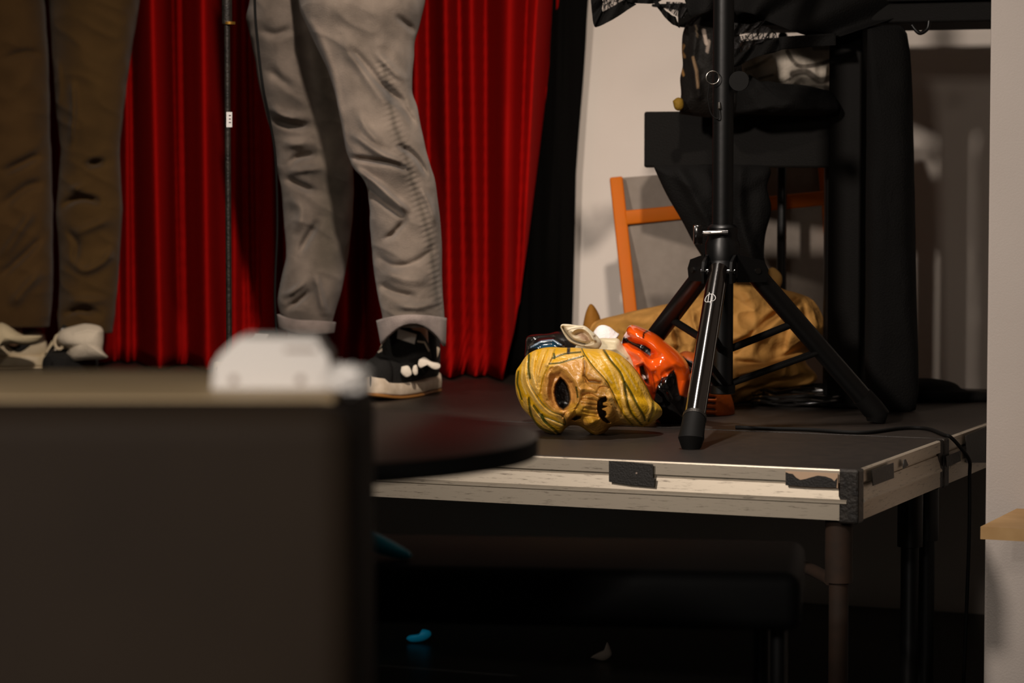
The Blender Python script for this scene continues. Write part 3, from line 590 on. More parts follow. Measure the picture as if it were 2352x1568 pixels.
# black jacket hanging below the box
out = [(1500, 380), (1600, 378), (1700, 378), (1768, 385), (1762, 430), (1772, 480), (1758, 540), (1755, 590), (1762, 625), (1745, 650), (1700, 618), (1660, 600), (1625, 600), (1600, 570), (1565, 505), (1530, 445)]
o = inflate('jacket', out, 5.94, .05, M['black'], center=(1660, 470), nphi=160, nf=40, nb=14, base=(16, 14, 12), rough=.02, rscale=16, feats=[('g', [(1560, 390), (1620, 500), (1650, 580)], 14, .02), ('g', [(1700, 390), (1700, 500), (1730, 600)], 14, .02), ('g', [(1640, 390), (1670, 500)], 12, -.02)])
tag(o, 'black jacket hanging in a tapering bunch below the rack box', 'jacket')
# dark bag with brocade hanging on the box
out = [(1560, 262), (1564, 215), (1562, 180), (1568, 150), (1566, 110), (1570, 70), (1590, 40), (1640, 20), (1690, 30), (1700, 120), (1700, 262)]
o = inflate('brocade_bag', out, 6.0, .06, M['matte'], center=(1635, 150), nphi=160, nf=50, nb=14, base=(16, 13, 10), rough=.012, rscale=30, feats=[('g', [(1600, 60), (1590, 140), (1605, 220)], 10, .015)],
    paint=[('l', [(1592, 132), (1600, 165), (1603, 200)], 3.5, (120, 96, 70), .8), ('l', [(1572, 130), (1564, 118), (1570, 105)], 4, (110, 80, 44), .8), ('l', [(1566, 160), (1570, 172)], 3, (150, 110, 60), .8), ('l', [(1598, 58), (1602, 84)], 2, (90, 76, 58), .8), ('l', [(1616, 70), (1622, 100)], 4, (176, 160, 146), .7), ('l', [(1628, 95), (1624, 118)], 4, (176, 160, 146), .5)])
tag(o, 'dark bag with worn gold brocade standing on the left end of the rack box', 'bag')
inflate('tassel', [(1545, 232), (1556, 224), (1568, 228), (1570, 245), (1562, 254), (1550, 250)], 5.95, .012, M['matte'], nphi=40, nf=12, nb=6, base=(120, 92, 24), parent=o)
out = [(1690, 262), (1694, 200), (1712, 186), (1722, 168), (1730, 190), (1760, 186), (1800, 192), (1850, 196), (1890, 205), (1912, 215), (1914, 262)]
o = inflate('cloth_heap', out, 5.98, .09, M['black'], center=(1800, 235), nphi=120, nf=36, nb=12, base=(12, 10, 9), rough=.02, rscale=26); tag(o, 'black heap of folded cloth on the rack box below the pale scarf', 'cloth')
out = [(1700, 95), (1760, 88), (1850, 84), (1922, 84), (1925, 190), (1905, 215), (1700, 215)]
o = inflate('scarf', out, 6.24, .05, M['matte'], center=(1812, 150), nphi=240, nf=70, nb=14, base=(206, 194, 178), rough=.03, rscale=20, fold=.03, power=.75,
    paint=[('l', smooth2([(1808, 118), (1830, 150), (1870, 150), (1905, 140)], 4), 5, (60, 50, 42), .8), ('l', smooth2([(1820, 170), (1850, 165), (1880, 185), (1905, 180)], 4), 8, (52, 44, 36), .85), ('l', [(1870, 110), (1900, 110)], 6, (70, 60, 48), .8), ('l', smooth2([(1712, 160), (1740, 150), (1770, 130)], 3), 4, (120, 108, 90), .7), ('l', smooth2([(1810, 200), (1850, 205), (1900, 205)], 3), 10, (40, 34, 28), .8), ('l', [(1745, 180), (1775, 172)], 3, (90, 80, 60), .7)])
tag(o, 'pale crumpled patterned scarf hanging behind the tripod pole', 'scarf')
# lace cloth over the table
def ribbon(p0, p1, D0, n=30, name='lace', m=None, parent=None, wav=.01):
    a = smooth2(p0, 8); b = smooth2(p1, 8); k = min(len(a), len(b)); 
    ia = np.linspace(0, len(a) - 1, 60); A = np.stack([np.interp(ia, range(len(a)), a[:, i]) for i in (0, 1)], -1)
    ib = np.linspace(0, len(b) - 1, 60); B = np.stack([np.interp(ib, range(len(b)), b[:, i]) for i in (0, 1)], -1)
    G = []; 
    for t in np.linspace(0, 1, 10):
        P = A * (1 - t) + B * t; G.append(Wn(P[:, 0], P[:, 1], D0 + wav * np.sin(np.arange(60) * .35 + 2 * t)))
    G = np.array(G).reshape(-1, 3); idx = np.arange(600).reshape(10, 60)
    Fc = np.stack([idx[:-1, :-1], idx[:-1, 1:], idx[1:, 1:], idx[1:, :-1]], -1).reshape(-1, 4)
    o = meshobj(name, G, Fc, m, parent); md = o.modifiers.new('s', 'SOLIDIFY'); md.thickness = .0012; return o
lc = empty('lace_cloth', S((a_l + a_r) / 2, 1.2, TZ + .04), 'black cloth with white showing through its lace border, draped over the table edge', 'tablecloth')
MB().box(S((a_l + a_r) / 2 - .03, 1.265, TZ + .0465), (a_r - a_l + .05, .39, .006), RZ, bev=.002).build('cloth_top', M['black'], lc)
DL = 5.93
ribbon([(1362, -30), (1384, 2), (1386, 26), (1440, -6)], [(1355, -30), (1362, 46), (1378, 60), (1462, 10)], DL, name='hem', m=M['black'], parent=lc)
ribbon([(1384, -30), (1450, -30)], [(1386, 26), (1445, -4)], DL, name='lace_border', m=M['lace'], parent=lc)
ribbon([(1445, -30), (1470, -30), (1530, -30), (1600, -30)], [(1440, 4), (1470, 8), (1512, 5), (1540, -20)], DL, name='hem', m=M['black'], parent=lc)
ribbon([(1505, -4), (1530, 25), (1552, 40)], [(1500, 4), (1535, 48), (1562, 64)], DL - .01, name='hem', m=M['black'], parent=lc)
ribbon([(1530, 4), (1560, 5), (1592, 8)], [(1530, 20), (1555, 38), (1570, 42)], DL - .005, name='lace_border', m=M['lace'], parent=lc)
ribbon([(1675, 88), (1720, 78), (1750, 60), (1782, 72)], [(1675, 128), (1708, 120), (1741, 100), (1786, 90)], DL - .06, name='lace_border', m=M['lace'], parent=lc)
ribbon([(1675, 126), (1708, 119), (1741, 99), (1786, 88), (1800, 84), (1920, 76)], [(1672, 150), (1690, 152), (1741, 130), (1786, 118), (1810, 112), (1920, 104)], DL - .06, name='hem', m=M['black'], parent=lc)
ribbon([(1560, -40), (1640, -40), (1720, -40), (1850, -40), (2000, -40), (2300, -40)], [(1585, 40), (1640, 25), (1720, 30), (1760, 48), (1850, 80), (1930, 84)], DL - .04, name='cloth_drop', m=M['black'], parent=lc, wav=.02)
ribbon([(1675, 50), (1720, 56), (1760, 45)], [(1675, 82), (1705, 78), (1745, 62)], DL - .05, name='hem', m=M['lace'], parent=lc)
# loop of cable hanging at the right end
mb = MB(); mb.tube(spl([W(2095, 58, 5.75), W(2112, 76, 5.74), (W(2130, 66, 5.73)), W(2134, 48, 5.73)], 8), .004, 10); tag(mb.build('hook', M['blackmetal'], None, True), 'small black hook hanging below the right part of the tall table', 'hook')

# ------------------------------------------------------------------ cables on the deck
def oncable(px, py, h=.0042): return onz(px, py, DECK + h)
pts = [oncable(1208, 967), oncable(1330, 972), oncable(1440, 978)]
pts = [oncable(1690, 981), oncable(1760, 984), oncable(1850, 986), oncable(1940, 992), oncable(2000, 992), oncable(2060, 984), oncable(2105, 982), oncable(2138, 986), oncable(2168, 998)]
p8 = onplane(2190, 1022, SP, E1) + E1 * .010; p9 = onplane(2207, 1055, SP, E1) + E1 * .016; p10 = onplane(2213, 1096, SP, E1) + E1 * .012; p11 = Vector((p10.x, p10.y, .3)); p12 = Vector((p10.x + .0, p10.y + .05, .006))
p75 = onplane(2178, 1008, SP, E1) + E1 * .004 + Vector((0, 0, .004))
mb = MB(); mb.tube(spl(pts + [p75, p8, p9, p10, p11, p12], 8), .0036, 12); tag(mb.build('power_cable', M['rubber'], None, True), 'thin black cable running along the deck and over its right edge', 'cable')
# coil of cables and a low black bag at the back of the deck
cc = onz(1862, 932, DECK); mb = MB(); P = []
for k in range(0, 260):
    a = k * .16; r_ = 1 + .1 * math.sin(k * .37); P.append(Vector((cc.x + .115 * r_ * math.cos(a), cc.y + .07 * r_ * math.sin(a), DECK + .006 + .02 * (k / 260) + .006 * (1 + math.sin(k * .9)) / 2)))
mb.tube(P, .0045, 8); tag(mb.build('cable_coil', M['glossblack'], None, True), 'coiled black cable lying on the deck beside the right tripod foot', 'cable')
out = [(1705, 935), (1700, 905), (1760, 890), (1860, 880), (1960, 878), (2060, 872), (2130, 868), (2190, 878), (2215, 895), (2262, 900), (2330, 905), (2340, 925), (2250, 928), (2100, 925), (1900, 930), (1800, 935)]
o = inflate('gear_bag', out, 6.17, .06, M['black'], center=(2010, 903), nphi=200, nf=40, nb=14, base=(14, 12, 10), rough=.012, rscale=18); tag(o, 'low flat black gear bag against the back wall beyond the cable coil', 'bag')

# ------------------------------------------------------------------ shoes
def shoe(parent, heel, yaw, L=.295, upper='shoeblack', sole='shoewhite', stripe='shoewhite', toe_guard=True, laces=True, under='gum', pitch=0, hs=1.0, label=None, tonguem='whiteink'):
    """heel: ground point under the heel centre; the toe points along yaw"""
    R_ = Matrix.Translation(heel) @ Matrix.Rotation(yaw, 4, 'Z') @ Matrix.Rotation(pitch, 4, 'Y')
    hw = lambda t: (.037 + .014 * math.sin(min(1, max(0, (t - .25) / .6)) * math.pi) ** 1) * (1 - max(0, (t - .78) / .22) ** 2.6 * .995) ** .5 * (1 - max(0, (.12 - t) / .12) ** 2 * .8) ** .5
    def loft(name, secs, m, par):
        n = 28; V = []; 
        for (t, z0, z1, k, e) in secs:
            w = hw(t) * k
            for j in range(n):
                a = 2 * math.pi * j / n; cx_, sy = math.cos(a), math.sin(a)
                yv = w * math.copysign(abs(cx_) ** e, cx_); zv = (z0 + z1) / 2 + (z1 - z0) / 2 * math.copysign(abs(sy) ** e, sy)
                V.append(R_ @ Vector((t * L, yv, zv)))
        return meshobj(name, np.array([v[:] for v in V]), tubefaces(len(secs), n), m, par)
    ts = [0, .01, .03, .06, .1, .15, .2, .3, .4, .5, .6, .7, .78, .85, .9, .94, .97, .99, 1.0]
    spring = lambda t: .012 * max(0, (t - .7) / .3) ** 2
    H = [(0, .03), (.02, .085), (.06, .098), (.12, .100), (.2, .094), (.3, .096), (.38, .100), (.46, .092), (.55, .080), (.65, .068), (.75, .060), (.85, .056), (.93, .050), (.97, .042), (1.0, .03)]
    hz = lambda t: float(np.interp(t, [h[0] for h in H], [h[1] for h in H])) * hs
    up = loft('shoe', [(t, .02 + spring(t), max(.032, hz(t)) + spring(t), .93, .72) for t in ts], M[upper], parent)
    if label: up['label'] = label
    loft('midsole', [(t, .006 + spring(t), .036 + spring(t) + (.008 if t > .93 or t < .05 else 0), 1.03, .35) for t in ts], M[sole], up)
    loft('outsole', [(t, .0 + spring(t), .0075 + spring(t), 1.02, .35) for t in ts], M[under], up)
    if toe_guard: loft('toe_cap', [(t, .02 + spring(t), hz(t) + spring(t) + .001, .955, .74) for t in [.86, .9, .94, .97, .99, 1.0]], M[upper if sole == 'shoewhite' else sole], up)
    # tongue
    tg = MB(); tg.box((0, 0, 0), (.075, .052, .012), bev=.005, seg=3); bmesh.ops.transform(tg.bm, matrix=R_ @ Matrix.Translation((.50 * L, 0, .090 * hs)) @ Matrix.Rotation(.85, 4, 'Y') , verts=tg.bm.verts)
    tgo = tg.build('tongue', M[upper], up, True)
    lb = MB(); lb.box((0, 0, 0), (.026, .040, .004), bev=.001); bmesh.ops.transform(lb.bm, matrix=R_ @ Matrix.Translation((.50 * L + .007, 0, .090 * hs + .012)) @ Matrix.Rotation(.85, 4, 'Y'), verts=lb.bm.verts); lb.build('tongue_label', M[tonguem], up)
    if laces:
        lm = MB()
        for i, t in enumerate((.50, .56, .62, .68)):
            z = hz(t) + .004; w = .026
            lm.tube([R_ @ Vector(((t + (.02 if i % 2 else -.01)) * L, -w, z - .012)), R_ @ Vector((t * L, -w * .5, z)), R_ @ Vector((t * L, w * .5, z)), R_ @ Vector(((t - (.02 if i % 2 else -.01)) * L, w, z - .012))], .0042, 8)
        lm.build('laces', M['shoewhite'], up, True)
    if stripe:
        for sgn in (-1, 1):
            P_ = []
            for t, f in ((.16, .55), (.25, .35), (.34, .62), (.44, .75), (.52, .6), (.58, .42)):
                z = .03 + (hz(t) - .03) * f; wy = hw(t) * .93 * (1 - max(0, (f - .35)) ** 2 * .9) + .003; P_.append(R_ @ Vector((t * L, sgn * wy, z)))
            MB().tube(spl(P_, 6), .008, 8).build('stripe', M[stripe], up, True)
    return up

# ------------------------------------------------------------------ person in grey jeans
def body(name, joints, m, parent):
    me = bpy.data.meshes.new(name); V = [j[0] for j in joints]; E = [(i, j[2]) for i, j in enumerate(joints) if j[2] is not None]
    me.from_pydata([tuple(v) for v in V], E, []); o = bpy.data.objects.new(name, me); COL.objects.link(o)
    md = o.modifiers.new('skin', 'SKIN'); 
    for i, j in enumerate(joints): me.skin_vertices[0].data[i].radius = (j[1], j[1]); me.skin_vertices[0].data[i].use_root = (i == 0)
    o.modifiers.new('sub', 'SUBSURF').levels = 1
    dg = bpy.context.evaluated_depsgraph_get(); me2 = bpy.data.meshes.new_from_object(o.evaluated_get(dg)); bpy.data.objects.remove(o)
    me2.materials.clear(); me2.materials.append(m); me2.polygons.foreach_set('use_smooth', [True] * len(me2.polygons))
    o2 = bpy.data.objects.new(name, me2); link(o2, parent); return o2
p1 = empty('person', onz(870, 935, DECK), 'person in faded grey jeans and black skate shoes standing on stage', 'person')
D1, D2 = 6.14, 6.50
rowsR = [(-330, 640, 985, D1 + .12), (-200, 655, 990, D1 + .1), (0, 688, 976, D1 + .06), (23, 691, 972, D1 + .05), (50, 702, 964, D1 + .05), (100, 724, 952, D1 + .04), (153, 750, 949, D1 + .03), (214, 771, 947, D1 + .01), (245, 777, 960, D1), (291, 787, 968, D1), (344, 795, 979, D1 - .01), (387, 812, 992, D1 - .01), (413, 838, 1000, D1), (440, 846, 1004, D1 + .01), (517, 848, 1013, D1 + .02), (574, 855, 1017, D1 + .03), (626, 860, 1018, D1 + .03), (695, 872, 1020, D1 + .02), (730, 880, 1022, D1 + .02), (752, 878, 1022, D1 + .02)]
valR = [([(794, 99), (833, 142), (871, 187), (917, 226), (944, 245)], 9, -.020), ([(780, 80), (815, 130), (860, 200), (900, 250)], 12, .012), ([(802, 360), (848, 367), (902, 375), (944, 398)], 6, -.022), ([(905, 333), (936, 344), (963, 371), (986, 413)], 7, -.018), ([(902, 30), (948, 69), (963, 80)], 7, -.014), ([(940, 494), (905, 536), (875, 555)], 7, -.016),
        ([(810, 385), (856, 417), (909, 463), (944, 494)], 8, .022), ([(825, 420), (870, 455), (915, 490), (930, 510)], 7, -.02), ([(863, 646), (909, 672), (967, 684)], 9, -.014), ([(870, 620), (930, 640), (990, 640)], 12, .012), ([(900, 700), (960, 705), (1015, 690)], 8, .010), ([(820, 250), (845, 300), (880, 340)], 9, .010), ([(800, 300), (870, 350), (930, 380)], 8, .012), ([(860, 110), (900, 160), (940, 190)], 9, .012), ([(880, 210), (930, 250), (960, 300)], 8, -.012), ([(860, 580), (900, 610), (960, 600), (1005, 560)], 8, -.010), ([(960, 420), (985, 470), (1000, 520)], 8, .010), ([(700, 30), (740, 100), (770, 200), (785, 290), (795, 350)], 10, .008)]
rowsL = [(-330, 560, 760, D2 - .2), (-200, 565, 770, D2 - .16), (0, 576, 780, D2 - .1), (38, 566, 790, D2 - .09), (107, 580, 795, D2 - .07), (191, 595, 800, D2 - .05), (260, 611, 805, D2 - .03), (325, 630, 808, D2 - .01), (383, 634, 812, D2), (421, 646, 814, D2), (500, 652, 812, D2), (588, 658, 800, D2), (640, 645, 790, D2), (676, 638, 783, D2), (703, 636, 774, D2), (722, 645, 768, D2), (750, 660, 762, D2)]
valL = [([(622, 268), (664, 287), (718, 287)], 8, -.022), ([(618, 240), (650, 265), (700, 270)], 8, .016), ([(660, 383), (687, 360), (733, 356)], 8, -.022), ([(640, 330), (690, 330), (720, 320)], 11, .014), ([(649, 406), (687, 425), (733, 444)], 8, -.02), ([(655, 395), (700, 390), (750, 385)], 8, .014), ([(733, 501), (703, 551), (687, 589)], 8, -.018), ([(655, 450), (690, 480), (680, 540)], 12, .012), ([(649, 711), (680, 695), (718, 661)], 7, -.018), ([(640, 680), (670, 670), (705, 640)], 7, .014), ([(610, 150), (640, 180), (680, 210)], 10, -.010), ([(590, 60), (630, 80), (680, 60)], 10, -.010), ([(720, 620), (735, 680), (750, 730)], 8, .012)]
inseam = [(880, 150), (890, 200), (900, 250), (908, 290), (928, 345), (945, 410), (962, 460), (985, 540), (998, 620), (1008, 700)]
pr_ = [(inseam, 6, (74, 68, 58), .5), ([(700, 60), (760, 200), (790, 320), (840, 420)], 40, (168, 150, 138), .35), ([(850, 480), (880, 600)], 30, (96, 90, 88), .4)]  # inseam line, then light painted along the front edge, darker shin
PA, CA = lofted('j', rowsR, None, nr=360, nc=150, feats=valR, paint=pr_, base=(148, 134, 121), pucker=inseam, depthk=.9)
PB, CB = lofted('j', rowsL, None, nr=300, nc=130, feats=valL, paint=[([(740, 100), (770, 400), (750, 600)], 40, (84, 78, 60), .5)], base=(144, 130, 118), depthk=.9)  # dark band on this leg is the other leg's shade, painted in
pel = [(-760, 590, 960, 6.28), (-560, 580, 980, 6.28), (-400, 570, 990, 6.28), (-260, 580, 990, 6.28), (-170, 620, 960, 6.28), (-120, 680, 900, 6.28)]
PC, CC = lofted('j', pel, None, nr=60, nc=90, base=(148, 134, 121), depthk=.55)
V = np.concatenate([PA.reshape(-1, 3), PB.reshape(-1, 3), PC.reshape(-1, 3)]); C3 = np.concatenate([CA.reshape(-1, 3), CB.reshape(-1, 3), CC.reshape(-1, 3)])
Fc = tubefaces(360, 150, 0) + tubefaces(300, 130, 360 * 150) + tubefaces(60, 90, 360 * 150 + 300 * 130)
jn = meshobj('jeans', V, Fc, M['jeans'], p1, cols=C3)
# turned-up hems
def cuff(rows, base, D, par, feats=()):
    P, C = lofted('c', rows, None, nr=40, nc=110, base=base, depthk=1.0, rough=.002, feats=feats)
    return meshobj('turned_hem', P.reshape(-1, 3), tubefaces(40, 110), M['jeans'], par, cols=C.reshape(-1, 3))
def ringband(top, bot, base, D, par, name='turned_hem', th=.006, depthk=1.0):
    """open band: top/bot = (left, right, y left, y mid, y right)"""
    n = 96; V = []; ph = np.linspace(0, 2 * math.pi, n, endpoint=False)
    for k in range(9):
        t = k / 8; l = top[0] * (1 - t) + bot[0] * t; r = top[1] * (1 - t) + bot[1] * t
        s = np.cos(ph); x = (l + r) / 2 + (r - l) / 2 * s
        ym = [top[i] * (1 - t) + bot[i] * t for i in (2, 3, 4)]
        y = ym[1] * (1 - s * s) * 1.0 + np.where(s < 0, ym[0], ym[2]) * s * s
        V.append(Wn(x, y, D - np.sin(ph) * (r - l) / 2 * D / FPX * depthk - .004 * math.sin(t * math.pi)))
    V = np.array(V).reshape(-1, 3); c = np.tile(np.array(lin(base)), (len(V), 1))
    o = meshobj(name, V, tubefaces(9, n, cap=False), M['jeans'], par, cols=c); md = o.modifiers.new('s', 'SOLIDIFY'); md.thickness = th; return o
ringband((864, 1026, 736, 722, 730), (874, 1024, 790, 744, 795), (188, 172, 164), D1 + .0, jn)
ringband((636, 772, 722, 735, 740), (640, 768, 752, 770, 765), (170, 154, 146), D2, jn)
# shoes: right picture foot points towards camera-left
hp = onz(992, 897, DECK); s1 = shoe(p1, hp, math.radians(246), .31, hs=1.62, label='black suede skate shoe with white stripe and laces')
tq = inflate('tongue', [(884, 752), (915, 746), (958, 756), (985, 790), (990, 840), (960, 870), (900, 868), (880, 820), (878, 775)], 6.235, .03, M['matte'], nphi=150, nf=50, nb=10, base=(20, 18, 15), parent=s1, rough=.003, rscale=40, paint=[('p', [(914, 754), (957, 768), (952, 790), (912, 777)], 1.2, (232, 224, 214)), ('l', [(960, 784), (975, 786), (985, 805)], 2, (190, 176, 156))])
for pts_ in ([(922, 842), (938, 840), (946, 858), (934, 866), (921, 856)], [(949, 840), (957, 838), (960, 856), (953, 862), (947, 852)], [(962, 826), (975, 820), (992, 830), (1010, 834), (1010, 846), (996, 848), (978, 838), (968, 846), (960, 838)]):
    inflate('lace_loop', pts_, 6.19, .006, M['matte'], nphi=40, nf=10, nb=6, base=(232, 220, 202), parent=s1)
hp2 = onz(700, 868, DECK); s2 = shoe(p1, hp2, math.radians(232), .30)
for nm, px, py, D, r in (('sock', 966, 800, 6.32, .038), ('sock', 700, 800, D2, .043)):
    b0 = W(px, py, D); MB().tube([Vector((b0.x, b0.y, DECK + .06)), Vector((b0.x, b0.y, b0.z + .03)), Vector((b0.x, b0.y, b0.z + .1))], [r, r * .92, r], 28).build(nm, M['darksock' if px > 900 else 'sock'], p1, True)
J = [(W(800, -420, 6.28), .10, None), (W(880, -300, D1 + .12), .075, 0), (W(870, 60, D1 + .05), .055, 1), (W(900, 380, D1 + .03), .03, 2), (W(950, 700, D1 + .06), .032, 3), (W(968, 830, 6.34), .02, 4),
     (W(680, -300, D2 - .18), .07, 0), (W(690, 60, D2 - .08), .05, 6), (W(730, 380, D2), .03, 7), (W(715, 700, D2), .03, 8), (W(705, 840, D2), .028, 9), (W(790, -700, 6.28), .09, 0)]
body('body', J, M['skin'], p1)

# ------------------------------------------------------------------ person in brown trousers
p2 = empty('person', onz(120, 862, DECK), 'person in dark brown trousers and cream and black trainers at stage left', 'person')
D3 = 6.98; D4 = 7.05
rB = [(-330, 60, 360, D3), (0, 112, 322, D3), (150, 121, 299, D3), (250, 128, 284, D3), (344, 140, 275, D3), (400, 136, 278, D3), (488, 128, 281, D3), (574, 136, 275, D3), (660, 136, 270, D3), (746, 132, 262, D3), (765, 136, 258, D3)]
vB = [([(190, 385), (215, 375), (250, 372)], 8, -.026), ([(135, 480), (165, 460), (200, 455), (240, 470)], 8, -.024), ([(150, 440), (180, 430), (200, 420)], 8, .016), ([(165, 180), (168, 260), (160, 340)], 7, .012), ([(130, 130), (135, 200), (128, 260)], 8, .008), ([(150, 580), (190, 620), (240, 600), (265, 560)], 9, .012), ([(140, 725), (180, 712), (230, 718)], 7, -.018), ([(145, 690), (200, 690), (255, 690)], 9, .010), ([(145, 520), (175, 560), (165, 620)], 8, -.010), ([(160, 540), (210, 520), (260, 500)], 10, .010)]
rA = [(-330, -170, 110, D4), (0, -160, 104, D4), (150, -140, 112, D4), (344, -110, 118, D4), (488, -100, 122, D4), (660, -90, 122, D4), (735, -80, 118, D4), (752, -75, 112, D4)]
vA = [([(0, 400), (40, 380), (100, 350)], 10, -.02), ([(0, 600), (40, 540), (80, 480)], 10, .016), ([(20, 710), (60, 660), (100, 620)], 10, .014), ([(0, 480), (60, 430), (110, 420)], 10, -.014), ([(0, 140), (60, 120), (100, 130)], 8, -.01), ([(0, 640), (50, 590), (100, 540)], 8, -.016)]
PA, CA = lofted('k', rB, None, nr=240, nc=110, feats=vB, base=(84, 61, 29), depthk=.9); PB, CB = lofted('k', rA, None, nr=220, nc=110, feats=vA, base=(84, 60, 30), depthk=.8)
PC, CC = lofted('k', [(-760, -130, 300, 7.02), (-400, -160, 350, 7.02), (-250, -140, 330, 7.02), (-120, -20, 230, 7.02)], None, nr=50, nc=80, base=(84, 61, 29), depthk=.5)
V = np.concatenate([PA.reshape(-1, 3), PB.reshape(-1, 3), PC.reshape(-1, 3)]); C3 = np.concatenate([CA.reshape(-1, 3), CB.reshape(-1, 3), CC.reshape(-1, 3)])
meshobj('trousers', V, tubefaces(240, 110) + tubefaces(220, 110, 240 * 110) + tubefaces(50, 80, 240 * 110 + 220 * 110), M['khaki'], p2, cols=C3)
s3 = shoe(p2, onz(112, 846, DECK), math.radians(188), .30, upper='cream', sole='cream', stripe='shoeblack', under='cream', toe_guard=False)
s4 = shoe(p2, onz(200, 850, DECK), math.radians(262), .29, upper='shoeblack', sole='shoeblack', stripe='cream', under='shoeblack', toe_guard=False)
# big pale folded-over tongue of the second shoe, with a pull loop
out = [(135, 790), (128, 775), (140, 758), (170, 748), (200, 743), (234, 752), (238, 780), (236, 805), (248, 818), (240, 824), (200, 826), (165, 828), (152, 812), (158, 800)]
tg = inflate('tongue', out, 6.84, .05, M['matte'], center=(195, 788), nphi=120, nf=36, nb=12, base=(226, 212, 190), parent=s4, rough=.004, rscale=30, feats=[('g', [(170, 765), (200, 757), (235, 762)], 4, .004)], paint=[('l', [(150, 800), (158, 806)], 3, (120, 100, 84), .7)])
mb = MB(); lc_ = W(136, 785, 6.83); mb.tube([lc_ + Vector((.011 * math.cos(a), 0, .017 * math.sin(a))) for a in np.linspace(0, 2 * math.pi, 24)], .004, 8); mb.build('pull_loop', M['cream'], s4, True)
out = [(-60, 800), (-40, 760), (-5, 742), (15, 745), (45, 765), (70, 772), (97, 768), (85, 785), (60, 792), (30, 790), (0, 796), (-30, 830)]
inflate('side_panel', out, 6.93, .045, M['matte'], center=(10, 775), nphi=120, nf=26, nb=10, base=(214, 196, 160), parent=s3)
J = [(W(100, -420, 7.02), .10, None), (W(210, -280, D3), .07, 0), (W(215, 60, D3), .04, 1), (W(207, 380, D3), .026, 2), (W(200, 700, D3), .03, 3), (W(200, 800, D3), .028, 4), (W(-20, -280, D4), .07, 0), (W(-20, 60, D4), .05, 6), (W(5, 380, D4), .03, 7), (W(20, 700, D4), .03, 8), (W(35, 800, D4), .028, 9), (W(100, -700, 7.02), .09, 0)]
body('body', J, M['skin'], p2)

# ------------------------------------------------------------------ microphone stand
md_ = 5.95; b0 = W(527, 900, md_); ms = empty('microphone_stand', Vector((b0.x, b0.y, DECK)), 'slim dark microphone stand with a small white label left of the jeans', 'microphone stand')
MB().tube([Vector((b0.x, b0.y, DECK + .012)), Vector((b0.x, b0.y, W(527, 52, md_).z))], .0062, 16).build('pole', M['postdark'], ms, True)
MB().tube([Vector((b0.x, b0.y, W(527, 55, md_).z)), Vector((b0.x, b0.y, 2.0))], .0105, 20).build('upper_tube', M['postdark'], ms, True)
MB().tube([W(527, 56, md_), W(527, 50, md_)], .0125, 20).build('collar', M['brass'], ms, True)
MB().lathe(Vector((b0.x, b0.y, DECK)), [(.12, 0), (.122, .006), (.115, .012), (.02, .016), (.009, .03)], 48).build('base', M['blackmetal'], ms, True)
lb = MB(); lb.prism([W(x, y, md_ - .0075) for x, y in ((520, 257), (533, 257), (533, 292), (520, 292))], Vector((0, .002, 0))); lbo = lb.build('label', M['whiteink'], ms)
lb = MB()
for yy_ in (265, 273, 281): lb.box(W(528, yy_, md_ - .0082), (.004, .0008, .002))
lb.build('label_marks', M['postdark'], lbo)
# instrument cable hanging in front of the jeans
mb = MB(); mb.tube(spl([W(583, -250, 6.0), W(585, 0, 6.0), W(592, 100, 6.0), W(604, 200, 6.0), W(622, 290, 6.02), W(633, 370, 6.03), W(637, 520, 6.05), W(632, 700, 6.06), W(650, 880, 6.06), oncable(690, 925)], 8), .0028, 10)
tag(mb.build('microphone_cable', M['rubber'], None, True), 'thin dark cable hanging down beside the left leg of the grey jeans', 'cable')

# ------------------------------------------------------------------ foreground: round table, counter, things on it
ht = .33; tz = CAM.z - ht; rt = empty('round_table', Vector((-1.005 * ht, 10.22 * ht, 0)), 'dark round bistro table partly hidden behind the beige topped counter', 'table')
Rt = 1.10 * ht; cr = Vector((-1.005 * ht, 10.22 * ht, 0))
MB().lathe(cr + Vector((0, 0, tz)), [(Rt - .006, -.0025), (Rt - .001, -.002), (Rt - .0005, -.0005), (Rt - .002, 0)], 96).build('table_top', M['darktable'], rt, True)
MB().lathe(cr + Vector((0, 0, tz)), [(Rt - .03, -.024), (Rt - .001, -.023), (Rt, -.022), (Rt, -.003), (Rt - .001, -.0027)], 96).build('edge_band', M['rubber'], rt, True)
MB().tube([cr + Vector((0, 0, .03)), cr + Vector((0, 0, tz - .02))], .032, 24).build('pedestal', M['blackmetal'], rt, True)
MB().lathe(cr, [(.2, 0), (.205, .01), (.19, .018), (.05, .03), (.034, .05)], 48).build('base', M['blackmetal'], rt, True)
h2 = .2; z2 = CAM.z - h2; yf = 2.67; yn = 2.30; yb = 2.345
xr = (815 - CX) / FPX * yn; cn = empty('counter', Vector((xr - .5, (yf + yn) / 2, 0)), 'blurred dark brown counter with its light-struck top coloured beige in the lower left', 'counter')
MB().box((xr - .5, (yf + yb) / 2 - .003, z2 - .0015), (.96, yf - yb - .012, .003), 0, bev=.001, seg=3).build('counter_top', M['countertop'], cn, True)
MB().box((xr - .5, (yf + yn) / 2, (z2 - .002) / 2), (.998, yf - yn - .002, z2 - .002), 0, bev=.032, seg=8).build('counter_body', M['counter'], cn, True)
